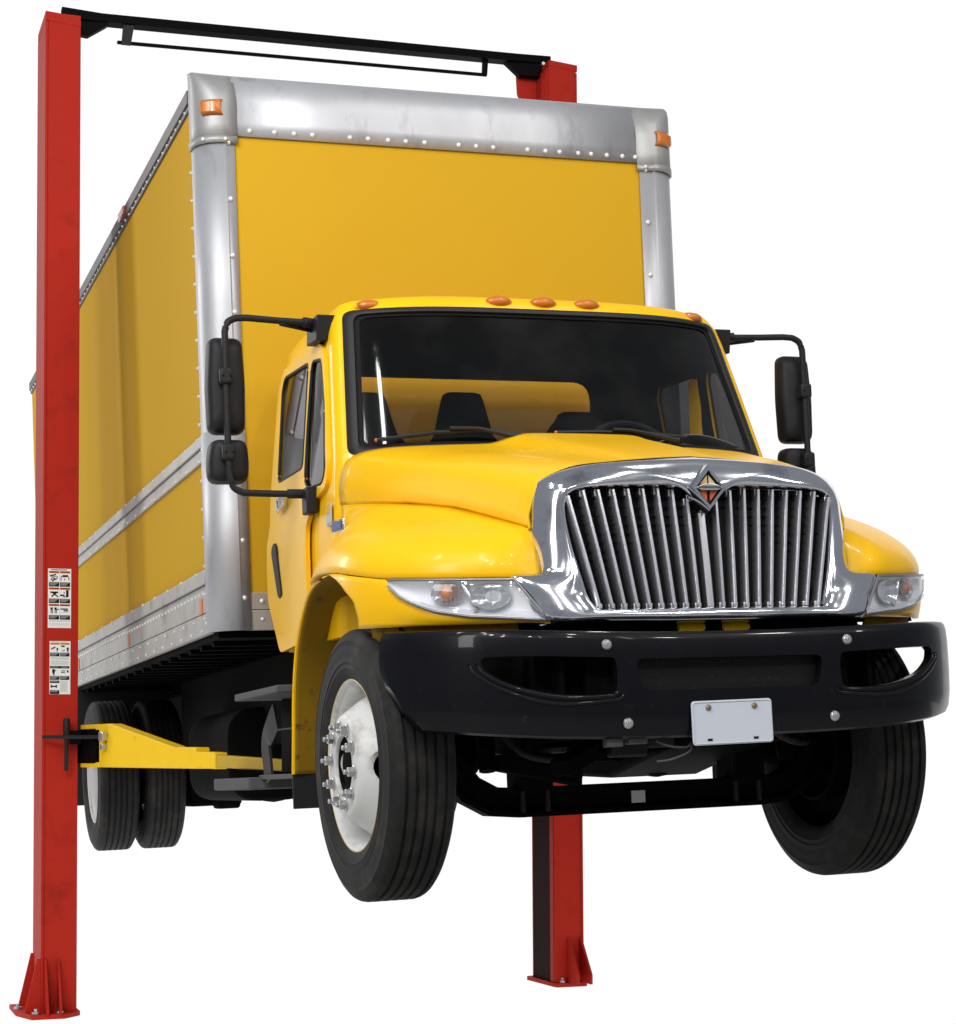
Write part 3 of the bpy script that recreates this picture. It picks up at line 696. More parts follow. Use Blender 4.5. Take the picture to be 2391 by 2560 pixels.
# two yellow rubber bonnet stops in the slot under the grille
for (x0, x1) in ((-0.108, -0.008), (0.066, 0.166)):
    b = MB(); b.tube([(x0, -0.70, 0.917), (x0 + 0.02, -0.70, 0.917), (x0 + 0.022, -0.70, 0.917), (x1 - 0.02, -0.70, 0.917), (x1, -0.70, 0.917)], [0.012, 0.015, 0.0185, 0.0185, 0.010], 12); b.build("bonnet_stop", M['armyellow'], T)
b = MB(); b.box(-0.52, 0.52, -0.66, -0.62, 0.80, 1.0); b.build("radiator_support", M['under'], T)

# ---------------------------------------------------------------- bumper
BP = cr([(0, -0.887), (0.25, -0.886), (0.45, -0.879), (0.6, -0.862), (0.74, -0.825), (0.86, -0.762), (0.96, -0.675), (1.05, -0.565), (1.115, -0.45), (1.155, -0.34), (1.175, -0.26)], 4)
def bump_y(x):
    x = abs(x)
    for (a, c), (d, e) in zip(BP, BP[1:]):
        if a <= x <= d: return lerp(c, e, (x - a) / (d - a))
    return BP[-1][1]
def bzt(x): return 0.893 + 0.046 * (abs(x) / 1.15) ** 2
def bzb(x): return 0.528 + 0.05 * abs(x) ** 3
full = [(-x, y) for x, y in BP[:0:-1]] + BP
b = MB(); rows = []
for i, (x, y) in enumerate(full):
    a = Vector(full[max(0, i - 1)]); c = Vector(full[min(len(full) - 1, i + 1)]); t = (c - a).normalized(); nn = Vector((t.y, -t.x))
    zt, zb = bzt(x), bzb(x); P = Vector((x, y)); row = []
    for (o_, z) in ((-0.12, zt - 0.002), (-0.03, zt), (-0.012, zt - 0.003), (-0.003, zt - 0.012), (0.002, zt - 0.03), (0.006, zt - 0.08), (0.007, lerp(zb, zt, 0.5)), (0.006, zb + 0.09), (0.0, zb + 0.03), (-0.010, zb + 0.008), (-0.03, zb),
                    (-0.05, zb + 0.004), (-0.045, zb + 0.03), (-0.038, zb + 0.05), (-0.034, lerp(zb, zt, 0.5)), (-0.036, zt - 0.05), (-0.05, zt - 0.03), (-0.12, zt - 0.02)):
        q = P + nn * o_; row.append((q.x, q.y, z))
    rows.append(row)
o0 = len(b.v); n = len(rows[0]); b.grid(rows, cv=True)
b.f.append(list(range(n))); b.m.append(0); e = (len(rows) - 1) * n; b.f.append([e + k for k in range(n)]); b.m.append(0)
BU = b.build("bumper", M['bump'], T, smooth=35)
op = cr([(0.868, 0.815), (0.862, 0.79), (0.845, 0.77), (0.79, 0.735), (0.71, 0.707), (0.62, 0.689), (0.53, 0.683), (0.45, 0.683)], 4) + cr([(0.435, 0.69), (0.426, 0.715), (0.424, 0.76), (0.43, 0.80), (0.445, 0.808)], 3) + [(0.65, 0.818), (0.85, 0.826)]
endcut = [(-1.2, 1.0), (-1.158, 0.955), (-1.156, 0.92), (-1.135, 0.83), (-1.11, 0.75), (-1.075, 0.66), (-1.02, 0.585), (-0.97, 0.5)]
cuts = [(MB().prism(endcut + [(-x, z) for x, z in endcut[::-1]], -1.2, -0.435, AY), 'INTERSECT')]
for s in (-1, 1):
    q = [(s * x, z) for x, z in op]; cuts.append(MB().prism(q, -1.2, 0.0, AY))
cen = rounded([(-0.335, 0.692), (0.335, 0.692), (0.355, 0.80), (-0.355, 0.80)], 0.03, 4)
cuts.append(MB().prism(cen, -1.0, -0.6, AY))
cutout(BU, cuts, smooth=32)
for s in (-1, 1):
    for d, r in ((0.012, 0.009), (0.034, 0.008)):
        pth = []
        for (x, z) in op[2:31]:
            v = Vector((x - 0.64, (z - 0.80) * 1.0)); l = v.length; x2 = 0.64 + v.x * (1 + d / max(l, 0.05)); z2 = 0.80 + v.y * (1 + d / max(l, 0.05))
            pth.append((s * x2, bump_y(x2) - 0.005, z2))
        b = MB(); b.tube(pth, r, 8); b.build("opening_rim", M['bump'], BU, smooth=80)
    # dark bracketry seen through the openings
    b = MB(); b.box(min(s * 0.40, s * 0.50), max(s * 0.40, s * 0.50), -0.80, -0.3, 0.60, 0.86); b.box(min(s * 0.5, s * 0.66), max(s * 0.5, s * 0.66), -0.72, -0.66, 0.62, 0.86)
    b.box(min(s * 0.58, s * 0.60), max(s * 0.58, s * 0.60), -0.80, -0.6, 0.66, 0.84)
    b.build("bumper_bracket", M['under'], T, bevel=0.006)
    b = MB(); b.lathe([(0.001, 0.012), (0.012, 0.011), (0.017, 0.006), (0.018, 0.0)], (s * 0.47, -0.805, 0.80), 'y', -1, 12); b.build("bracket_bolt", M['under'], T); b = MB(); b.lathe([(0.001, 0.012), (0.016, 0.011), (0.018, 0.0)], (s * 0.52, -0.73, 0.705), 'y', -1, 12); b.build("bracket_bolt", M['under'], T)
b = MB(); b.lathe([(0.001, 0.013), (0.007, 0.013), (0.008, 0.010), (0.014, 0.009), (0.018, 0.004), (0.019, 0.0)], (0, 0, 0), 'y', -1, 16); bo = b.mesh("bumper_bolt", M['steel'])
for (x, z) in ((-0.457, 0.851), (0.457, 0.851), (-0.392, 0.583), (0.392, 0.583)):
    o = bpy.data.objects.new("bumper_bolt", bo); COL.objects.link(o); o.parent = BU; o.location = (x, bump_y(x) - 0.005, z)
b = MB(); b.box(-0.38, 0.38, -0.846, -0.838, 0.66, 0.83); b.build("bumper_insert", M['insert'], BU)
# blank licence plate
b = MB(); b.prism(rounded([(-0.1525, -0.076), (0.1525, -0.076), (0.1525, 0.076), (-0.1525, 0.076)], 0.014, 4), -0.0015, 0.0015, AY)
PL = b.build("license_plate", M['plate'], T, bevel=0.001); PL.location = (-0.012, -0.902, 0.575); PL.rotation_euler = (0, math.radians(-0.6), 0)
b = MB(); rim = rounded([(-0.147, -0.071), (0.147, -0.071), (0.147, 0.071), (-0.147, 0.071)], 0.012, 4); rim3 = [(x, -0.002, z) for x, z in rim]; b.tube(rim3 + rim3[:1], 0.0022, 6, cap=False); b.build("plate_edge", M['plate'], PL)
for x in (-0.088, 0.086):
    b = MB(); b.lathe([(0.001, 0.007), (0.007, 0.006), (0.0105, 0.002), (0.011, 0)], (x, -0.002, 0.052), 'y', -1, 12); b.build("plate_screw", M['brass'], PL)
    b = MB(); b.box(x - 0.009, x + 0.009, -0.003, -0.001, -0.062, -0.054); b.build("plate_slot", M['ink'], PL)

# ---------------------------------------------------------------- wheels
def tyre_profile(w, R=0.50, rb=0.304):
    h = w / 2; P = [(rb, h * 0.76), (rb + 0.012, h * 0.88), (rb + 0.035, h * 0.955), (rb + 0.05, h * 0.985), (rb + 0.054, h * 1.0), (rb + 0.058, h * 0.985), (rb + 0.072, h * 0.985), (rb + 0.074, h * 1.005), (rb + 0.082, h * 1.005), (rb + 0.084, h * 0.995), (0.405, h), (0.435, h * 0.985), (0.455, h * 0.955), (0.458, h * 0.965), (0.463, h * 0.94), (0.482, h * 0.87), (0.493, h * 0.80)]
    g = [0.72, 0.34, -0.02, -0.36, -0.74]; tr = []
    for c in g:
        c = c * h * 0.78; tr += [(R, c + 0.0075), (R - 0.011, c + 0.0045), (R - 0.011, c - 0.0045), (R, c - 0.0075)]
    back = [(r, -a) for r, a in P[::-1]]
    return P + [(R - 0.003, h * 0.74)] + tr + [(R - 0.003, -h * 0.74)] + back
def make_wheel(cx, y, zc, s, w=0.265, front=True):
    b = MB(); b.lathe([(0.19, -0.12), (0.20, -0.11), (0.205, 0.0), (0.1, 0.02), (0.001, 0.02)], (cx, y, zc), 'x', s, 36)
    b.lathe([(0.292, -0.085), (0.284, -0.04), (0.27, -0.03), (0.1, -0.03)], (cx, y, zc), 'x', s, 36)
    W = b.build("wheel", M['under'], T)          # brake drum and hub, carries the rest
    b = MB(); b.lathe(tyre_profile(w), (cx, y, zc), 'x', s, 96); b.build("tyre", M['rubber'], W, smooth=38)
    if front:
        prof = [(0.300, 0.098), (0.312, 0.112), (0.318, 0.110), (0.318, 0.104), (0.314, 0.100), (0.296, 0.090), (0.284, 0.06), (0.281, 0.02), (0.278, 0.012), (0.255, 0.045), (0.225, 0.088), (0.198, 0.126), (0.186, 0.142), (0.176, 0.148), (0.112, 0.150), (0.108, 0.146), (0.108, 0.135),
                (0.17, 0.134), (0.182, 0.126), (0.215, 0.078), (0.25, 0.028), (0.277, -0.02), (0.288, -0.03), (0.30, 0.05)]
        prof = [(r, a) for r, a in prof]
    else:
        prof = [(0.300, 0.098), (0.312, 0.112), (0.318, 0.110), (0.314, 0.100), (0.296, 0.090), (0.284, 0.05), (0.281, -0.02), (0.25, -0.05), (0.2, -0.075), (0.11, -0.08), (0.11, -0.095), (0.25, -0.08), (0.288, -0.04), (0.30, 0.05)]
    b = MB(); b.lathe(prof, (cx, y, zc), 'x', s, 72, closed=True)
    RM = b.build("rim", M['white'], W, smooth=45)
    if front:
        cs = []
        for a in (PI + 0.06, 0.06):
            c = (y + 0.243 * math.cos(a), zc + 0.243 * math.sin(a)); pol = []
            for k in range(24):
                q = 2 * PI * k / 24; pol.append((c[0] + 0.042 * math.cos(q), c[1] + 0.073 * math.sin(q)))
            cs.append(MB().prism(pol, cx - 0.03 * s, cx + 0.2 * s, AX))
        cutout(RM, cs, smooth=45)
        b = MB(); b.lathe([(0.312, 0.1105), (0.3145, 0.1135), (0.3175, 0.1125), (0.319, 0.109)], (cx, y, zc), 'x', s, 72); b.build("rim_edge", M['rust'], W)
        b = MB(); b.lathe([(0.085, 0.02), (0.085, 0.118), (0.078, 0.128), (0.05, 0.134), (0.001, 0.135)], (cx, y, zc), 'x', s, 28); b.lathe([(0.112, 0.1), (0.07, 0.1)], (cx, y, zc), 'x', s, 28); b.build("hub_cap", M['under'], W)
        for k in range(10):
            a = 2 * PI * (k + 0.25) / 10; c = (cx + s * 0.148, y + 0.143 * math.cos(a), zc + 0.143 * math.sin(a))
            b = MB(); b.lathe([(0.023, 0.0), (0.023, 0.007), (0.0195, 0.009)], c, 'x', s, 14)
            b.lathe([(0.019, 0.009), (0.019, 0.026), (0.014, 0.029), (0.010, 0.029), (0.010, 0.041), (0.007, 0.044), (0.0005, 0.044)], c, 'x', s, 6)
            b.build("lug_nut", M['steel'], W, smooth=25)
    return W
def steer(W, cx, deg):
    W.matrix_local = Matrix.Translation((cx, 0, 0)) @ Matrix.Rotation(math.radians(deg), 4, 'Z') @ Matrix.Translation((-cx, 0, 0))
steer(make_wheel(-1.012, 0.0, 0.482, -1, w=0.255), -1.012, 2.5)
steer(make_wheel(0.862, 0.0, 0.468, 1, w=0.258), 0.862, 2.5)
for s in (-1, 1):
    make_wheel(s * 1.095, 6.55, 0.5, s, 0.26, front=False)
    make_wheel(s * 0.792, 6.55, 0.5, -s, 0.26, front=False)

# ---------------------------------------------------------------- chassis and running gear
b = MB()
for s in (-1, 1):
    b.box(min(s * 0.40, s * 0.47), max(s * 0.40, s * 0.47), -0.7, 9.6, 0.80, 1.06)
for y in (1.9, 3.4, 5.0, 6.0, 7.2, 9.0): b.box(-0.42, 0.42, y, y + 0.1, 0.84, 1.02)
FRM = b.build("chassis_frame", M['under'], T, bevel=0.01)
b = MB(); b.sweep([(-0.86, 0, 0.5), (-0.76, 0, 0.465), (-0.69, 0, 0.375), (-0.60, 0, 0.325), (-0.5, 0, 0.317), (0.5, 0, 0.317), (0.6, 0, 0.325), (0.69, 0, 0.375), (0.76, 0, 0.465), (0.86, 0, 0.5)],
            [(-0.05, -0.056), (0.05, -0.056), (0.05, -0.035), (0.018, -0.022), (0.018, 0.022), (0.05, 0.035), (0.05, 0.056), (-0.05, 0.056), (-0.05, 0.035), (-0.018, 0.022), (-0.018, -0.022), (-0.05, -0.035)])
AXL = b.build("front_axle", M['under'], T, bevel=0.004)
b = MB(); b.box(-0.035, 0.035, -0.0562, -0.0512, -0.02, 0.02); o = b.build("axle_sticker", M['grey'], AXL); o.location = (-0.02, 0.003, 0.318); o.scale = (0.8, 1, 1.15)
for s in (-1, 1):
    b = MB()
    for k in range(4):
        L_ = 0.72 - 0.13 * k; z0 = 0.56 - 0.022 * k
        b.grid([[(s * 0.44 + d, y * L_, z0 + 0.10 * (y * L_ / 0.72) ** 2 + e_) for y in [q / 6 for q in range(-6, 7)]] for d, e_ in ((-0.045, 0), (0.045, 0), (0.045, 0.02), (-0.045, 0.02))], cu=True)
    b.box(s * 0.44 - 0.06, s * 0.44 + 0.06, -0.09, 0.09, 0.36, 0.50)
    b.build("leaf_spring", M['under'], T)
    b = MB(); b.box(min(s * 0.36, s * 0.52), max(s * 0.36, s * 0.52), -0.74, -0.56, 0.57, 0.9); b.build("spring_hanger", M['under'], T, bevel=0.02)
    b = MB(); b.tube([(s * 0.62, -0.05, 0.44), (s * 0.60, 0.1, 1.0)], 0.035, 10); b.build("shock_absorber", M['under'], T)
    b = MB(); b.ball((s * 0.66, 0.16, 0.5), 0.09, 8, 12); b.tube([(s * 0.66, 0.16, 0.5), (s * 0.80, 0.02, 0.5)], 0.05, 8); b.build("steering_knuckle", M['under'], T)
    # fuel tank and boxes hung outboard of the frame
b = MB(); b.tube([(-0.80, 0.22, 0.475), (0.80, 0.22, 0.475)], 0.022, 8); b.build("tie_rod", M['under'], T)
b = MB(); b.box(-0.34, 0.32, -0.45, 0.95, 0.50, 1.2); b.prism([(-0.3, 0.5), (0.92, 0.5), (0.92, 0.46), (0.75, 0.40), (0.35, 0.39), (-0.1, 0.47)], 0.02, 0.42, AX); b.build("engine", M['under'], T, bevel=0.03)
b = MB(); b.prism([(1.0, 0.56), (2.4, 0.62), (2.4, 1.05), (1.0, 1.1)], -0.3, 0.3, AX); b.build("gearbox", M['under'], T, bevel=0.04)
b = MB(); b.tube([(0, 2.4, 0.8), (0, 6.3, 0.66)], 0.06, 12); b.build("drive_shaft", M['under'], T)
# raking braces under the bumper, seen from the front
b = MB(); b.sweep([(-0.52, -0.55, 0.44), (-0.10, -0.25, 0.585)], [(-0.04, -0.03), (0.04, -0.03), (0.04, 0.03), (-0.04, 0.03)])
b.build("steering_linkage", M['under'], T, bevel=0.006); b = MB(); b.sweep([(-0.62, -0.15, 0.47), (-0.30, -0.15, 0.40)], [(-0.05, -0.03), (0.05, -0.03), (0.05, 0.03), (-0.05, 0.03)])
b.build("track_rod", M['under'], T, bevel=0.006)
b = MB(); b.box(-0.455, -0.395, -0.845, -0.80, 0.505, 0.545); b.box(-0.375, -0.305, -0.845, -0.80, 0.512, 0.545); b.build("bumper_clip", M['step'], T, bevel=0.004)
b = MB(); b.tube(cr([(-0.27, -0.83, 0.52), (-0.22, -0.84, 0.50), (-0.16, -0.84, 0.495), (-0.14, -0.83, 0.51), (-0.15, -0.84, 0.48), (-0.22, -0.84, 0.455), (-0.27, -0.83, 0.45)], 4), 0.004, 6); b.build("loose_wire", M['step'], T)
# smaller running gear seen below the bumper
M_G = M['step2']
for (x, y, z, r, l) in ((-0.62, 0.28, 0.55, 0.07, 0.12), (0.55, 0.28, 0.55, 0.07, 0.12)):
    b = MB(); b.lathe([(0.001, 0), (r * 0.8, 0.0), (r, 0.02), (r, l * 0.45), (r * 1.06, l * 0.5), (r, l * 0.55), (r, l), (0.001, l)], (x, y, z), 'y', -1, 18); b.build("brake_chamber", M_G, T)
for x in (-0.49, -0.39, 0.39, 0.49):
    b = MB(); b.tube([(x, -0.055, 0.28), (x, -0.055, 0.56)], 0.011, 8); b.build("spring_bolt", M_G, T)
b = MB(); b.tube(cr([(-0.62, -0.2, 0.60), (-0.55, -0.25, 0.50), (-0.40, -0.28, 0.47), (-0.2, -0.2, 0.50), (0.0, 0.0, 0.55)], 5), 0.014, 8); b.build("brake_hose", M_G, T)
b = MB(); b.tube(cr([(0.30, -0.40, 0.62), (0.42, -0.42, 0.52), (0.58, -0.3, 0.50), (0.66, -0.1, 0.56)], 5), 0.014, 8); b.build("brake_hose", M_G, T)
b = MB(); b.lathe([(0.001, 0), (0.10, 0), (0.115, 0.015), (0.115, 0.05), (0.001, 0.055)], (0.22, 0.36, 0.50), 'y', -1, 20); b.build("crank_pulley", M_G, T)
b = MB(); b.box(-0.30, -0.16, -0.5, -0.44, 0.47, 0.60); b.box(-0.16, -0.05, -0.49, -0.45, 0.50, 0.54); b.build("steering_box", M_G, T, bevel=0.01)
# rear axle
b = MB(); b.tube([(-0.95, 6.55, 0.5), (-0.4, 6.55, 0.5), (-0.24, 6.55, 0.5), (0.24, 6.55, 0.5), (0.4, 6.55, 0.5), (0.95, 6.55, 0.5)], [0.09, 0.09, 0.2, 0.2, 0.09, 0.09], 16); b.ball((0, 6.5, 0.5), 0.23, 10, 16); b.build("rear_axle", M['under'], T)
b = MB(); b.box(-0.62, -0.28, 6.2, 6.9, 0.27, 0.62); b.box(-0.52, -0.36, 5.3, 7.7, 0.55, 0.78); b.tube([(-0.42, 6.1, 0.3), (-0.38, 6.15, 0.75)], 0.05, 8); b.box(-0.48, -0.33, 6.0, 6.2, 0.25, 0.34)
b.box(0.28, 0.62, 6.2, 6.9, 0.45, 0.62); b.box(0.36, 0.52, 5.3, 7.7, 0.55, 0.78); b.build("rear_suspension", M['under'], T, bevel=0.02)
for s in (-1, 1):
    b = MB(); b.box(min(s * 0.58, s * 1.22), max(s * 0.58, s * 1.22), 7.35, 7.36, 0.3, 1.12); b.build("rear_mud_flap", M['plastic'], T)
b = MB(); b.box(-1.1, 1.1, 9.35, 9.55, 0.38, 1.1); b.build("rear_blocking_plate", M['under'], T, bevel=0.01)  # added plate, blocks the bright backdrop from showing below the box
b = MB(); b.box(-0.72, -0.48, 2.6, 5.9, 0.62, 1.1); b.box(0.5, 0.8, 3.9, 6.0, 0.62, 1.1); b.box(-0.50, 0.5, 4.6, 5.9, 0.60, 0.9); b.build("air_tank_box", M['under'], T, bevel=0.03)
# fuel tank behind the steps
b = MB(); tk = [(1.92, 2.62, 0.30), (2.62, 0.30)]
prof = rounded([(-0.92, 0.325), (-0.45, 0.325), (-0.45, 0.82), (-0.92, 0.82)], 0.16, 6)
b.prism([(x, z) for x, z in prof], 3.35, 4.55, AY); b.build("fuel_tank", M['under'], T, bevel=0.02)
# cab steps
b = MB(); b.box(-1.10, -0.86, 1.33, 2.25, 0.812, 0.845); b.build("cab_step", M['step'], T, bevel=0.006)
b = MB(); b.box(-1.12, -0.86, 1.9, 2.74, 0.395, 0.452); b.build("cab_step", M['step'], T, bevel=0.008)
b = MB(); b.box(-1.06, -0.86, 1.2, 1.95, 0.44, 0.462); b.build("cab_step_tread", M['step'], T, bevel=0.004)
b = MB(); b.sweep(cr([(-1.02, 1.72, 0.72), (-1.03, 1.80, 0.66), (-1.045, 1.84, 0.60), (-1.045, 1.82, 0.52), (-1.045, 1.80, 0.44)], 4), [(-0.075, -0.006), (0.075, -0.006), (0.075, 0.006), (-0.075, 0.006)], up=(1, 0, 0))
b.build("step_bracket", M['plastic'], T)
b = MB(); b.box(-1.03, -0.9, 1.36, 1.66, 0.655, 0.662); b.box(-0.98, -0.93, 1.3, 1.5, 0.66, 0.84); b.build("step_hanger", M['plastic'], T)
b = MB(); b.tube([(-0.95, 1.12, 0.55), (-0.7, 1.12, 0.55)], 0.12, 18); b.build("air_filter_canister", M['plastic'], T)

# ---------------------------------------------------------------- cab interior
for (x, zt, w0, w1) in ((-0.60, 2.175, 0.115, 0.25), (-0.118, 2.185, 0.098, 0.215), (0.455, 2.105, 0.11, 0.30)):
    b = MB(); rows = []
    for (z, w, d) in ((1.45, w1 + 0.04, 0.09), (1.85, w1, 0.085), (1.93, w1 * 0.86, 0.075), (1.985, lerp(w0, w1, 0.35), 0.065), (2.04, w0 + 0.028, 0.06), (zt - 0.035, w0, 0.055), (zt - 0.010, w0 * 0.9, 0.045), (zt, w0 * 0.7, 0.02)):
        rows.append([(x + w * math.copysign(abs(math.cos(a)) ** 0.5, math.cos(a)), 1.62 + d * math.copysign(abs(math.sin(a)) ** 0.7, math.sin(a)), z) for a in [2 * PI * k / 20 for k in range(20)]])
    b.grid(rows, cv=True); n = len(rows[0]); e = (len(rows) - 1) * n; b.f.append([e + k for k in range(n)]); b.m.append(0)
    b.build("seat", M['seatm'], T, smooth=60)
b = MB(); rows = []
for k in range(33):
    a = 2 * PI * k / 32; c = Vector((0.50 + 0.22 * math.cos(a), 1.08 + 0.10 * math.sin(a), 1.80 + 0.18 * math.sin(a))); rows.append(tuple(c))
b.tube(rows, 0.014, 8, cap=False); b.tube([(0.28, 1.08, 1.80), (0.5, 1.06, 1.78), (0.72, 1.08, 1.80)], 0.015, 8); b.tube([(0.5, 1.06, 1.78), (0.5, 0.85, 1.6)], 0.03, 8); b.build("steering_wheel", M['plastic'], T)
b = MB(); b.prism([(0.62, 1.50), (1.05, 1.50), (1.05, 1.74), (0.92, 1.80), (0.66, 1.775)], -0.88, 0.88, AX); DS = b.build("dashboard", M['inner'], T, bevel=0.02)
b = MB(); b.grid([[(x, y, 1.80 + 0.05 * math.sin(PI * (x - 0.42) / 0.42)) for x in [0.42 + 0.035 * k for k in range(13)]] for y in (0.70, 0.80, 0.90)]); b.build("dash_mat", M['dash'], DS, solid=0.004)
b = MB(); b.box(-0.9, 0.9, 0.75, 1.84, 1.0, 1.03); b.build("cab_floor", M['inner'], CAB)
b = MB(); b.box(0.885, 0.90, 1.20, 1.30, 1.62, 2.2); b.build("door_pillar_trim", M['cab'], CAB)
# wipers
def wiper(pts, arm):
    pth = [(x, yfront(x, z) - 0.03, z) for x, z in pts]
    b = MB(); b.tube(pth, 0.009, 6); W = b.build("wiper", M['seal'], T)
    b = MB(); b.tube([(x, yfront(x, z) - 0.045, z) for x, z in arm], [0.013, 0.011, 0.008, 0.008][:len(arm)], 6); b.build("wiper_arm", M['seal'], W)
    x, z = pts[0]; b = MB(); b.ball((x, yfront(x, z) - 0.03, z), 0.009, 6, 8); b.build("wiper_tip", M['eorange'], W)
wiper([(-0.82, 1.785), (-0.6, 1.806), (-0.4, 1.815), (-0.22, 1.795)], [(-0.14, 1.775), (-0.3, 1.79), (-0.42, 1.82), (-0.54, 1.822)])
wiper([(-0.09, 1.808), (0.1, 1.814), (0.3, 1.812), (0.5, 1.80)], [(0.45, 1.78), (0.35, 1.80), (0.24, 1.822), (0.16, 1.824)])

# ---------------------------------------------------------------- mirrors
for s in (-1, 1):
    pth = [(-0.93, 1.03, 2.352), (-1.12, 1.02, 2.356), (-1.24, 1.01, 2.36)] + cr([(-1.285, 1.01, 2.358), (-1.32, 1.01, 2.34), (-1.335, 1.01, 2.30)], 4) + [(-1.338, 1.01, 2.11), (-1.338, 1.01, 1.80)] + cr([(-1.336, 1.01, 1.70), (-1.32, 1.01, 1.65), (-1.28, 1.01, 1.628)], 4) + [(-1.15, 1.01, 1.625), (-1.02, 1.0, 1.622)]
    b = MB(); b.tube([(-s * x, y, z) for x, y, z in pth], 0.0145, 12)
    MR = b.build("mirror", M['plastic'], T, smooth=60)
    b = MB(); b.tube([(s * 0.93, 1.08, 2.33), (s * 1.10, 1.02, 2.345)], 0.012, 8); b.prism([(0.98, 2.27), (1.16, 2.28), (1.14, 2.375), (0.96, 2.375)], s * 0.875, s * 0.955, AX); b.tube([(s * 0.95, 1.04, 2.352), (s * 1.0, 1.02, 2.354)], 0.022, 10); b.build("mirror_bracket", M['plastic'], MR, bevel=0.008)
    b = MB(); b.box(min(s * 0.985, s * 1.035), max(s * 0.985, s * 1.035), 0.93, 1.02, 1.535, 1.645); b.tube([(s * 1.0, 1.0, 1.624), (s * 1.10, 1.005, 1.624)], 0.021, 10); b.build("lower_mirror_bracket", M['plastic'], MR, bevel=0.012)
    for (z0, z1, hwid, nm) in ((1.885, 2.292, 0.080, "mirror_housing"), (1.678, 1.862, 0.086, "convex_mirror_housing")):
        zc, hh = (z0 + z1) / 2, (z1 - z0) / 2; b = MB(); rows = []
        ov = rounded([(-hwid, -hh), (hwid * 0.92, -hh), (hwid, 0), (hwid * 0.9, hh), (-hwid * 0.86, hh), (-hwid * 1.05, 0)], 0.04, 6)
        for (k, y) in ((0.94, 1.135), (1.0, 1.125), (1.0, 1.10), (0.97, 1.075), (0.86, 1.055), (0.65, 1.043), (0.3, 1.038)):
            rows.append([(s * (1.322 - x * k), y, zc + z * (0.4 + 0.6 * k if k < 0.9 else k)) for x, z in ov])
        b.grid(rows, cv=True); n = len(ov); b.f.append([(len(rows) - 1) * n + q for q in range(n)]); b.m.append(0)
        b.build(nm, M['plastic'], MR, smooth=55)
        b = MB(); b.add([(s * (1.322 - x * 0.93), 1.131, zc + z * 0.93) for x, z in ov], [list(range(n))]); b.build("mirror_glass", M['mirror'], MR, smooth=0)
        zk = 2.112 if nm[0] == 'm' else 1.795
        b = MB(); b.box(s * 1.338 - 0.027, s * 1.338 + 0.027, 0.985, 1.05, zk - 0.034, zk + 0.034); b.build("mirror_clamp", M['plastic'], MR, bevel=0.012, seg=3)
        b = MB()
        for d in (-0.015, 0.015): b.ball((s * 1.338 + d, 0.985, zk), 0.0055, 5, 8)
        b.build("clamp_screw", M['inner'], MR)

# =================================================================== THE LIFT
LF = root("two_post_lift", "tall red two post vehicle lift with black overhead beam around the yellow truck", "vehicle lift", (0, 4.8, FLOOR))
LF.location = (0, 0, 0)
YL, YR = 4.70, 4.95
def column(x_out, x_in, y0, ztop, s):
    """channel section, open towards the truck; s=+1 opens to +x"""
    t = 0.016; y1 = y0 + 0.43
    lo, hi = min(x_out, x_in), max(x_out, x_in)
    web = (x_out, x_out + s * t)
    b = MB()
    b.box(min(web), max(web), y0, y1, FLOOR + 0.02, ztop - 0.05)
    a, c = sorted((x_out + s * t, x_in))
    b.box(a, c, y0, y0 + t, FLOOR + 0.02, ztop); b.box(a, c, y1 - t, y1, FLOOR + 0.02, ztop - 0.05)
    l0, l1 = sorted((x_in - s * t, x_in))
    b.box(l0, l1, y0 + t, y0 + 0.095, FLOOR + 0.02, ztop - 0.02)
    if s > 0: b.box(l0, l1, y1 - 0.095, y1 - t, FLOOR + 0.02, ztop - 0.05)
    return b.build("column", M['red'], LF, bevel=0.004)
c1 = column(-1.716, -1.514, YL, 4.868, 1)
c2 = column(1.708, 1.512, YR, 5.02, -1)
b = MB(); b.box(1.515, 1.525, YR + 0.10, YR + 0.428, FLOOR + 0.03, 4.66); b.build("column_shade_plate", M['darkred'], c2)  # dark plate added in place of shade in the open channel
b = MB(); b.box(1.500, 1.525, YR + 0.018, YR + 0.428, 4.66, 4.985); b.build("column_head_plate", M['red'], c2)
b = MB(); b.box(-1.55, -1.54, YL + 0.02, YL + 0.41, FLOOR + 0.03, 4.80); b.build("column_shade_plate", M['liftblack'], c1)
# sloping top caps
b = MB(); b.prism([(-1.716, 4.82), (-1.716, 4.872), (-1.535, 4.86), (-1.514, 4.83), (-1.514, 4.80)], YL - 0.003, YL + 0.42, AY); b.build("column_cap", M['red'], c1)
b = MB(); b.prism([(1.512, 5.0), (1.512, 5.035), (1.708, 5.02), (1.708, 4.98)], YR - 0.003, YR + 0.42, AY); b.prism([(1.36, 5.02), (1.497, 5.03), (1.497, 4.72), (1.42, 4.76), (1.37, 4.86)], YR + 0.20, YR + 0.23, AY); b.build("column_cap", M['red'], c2)
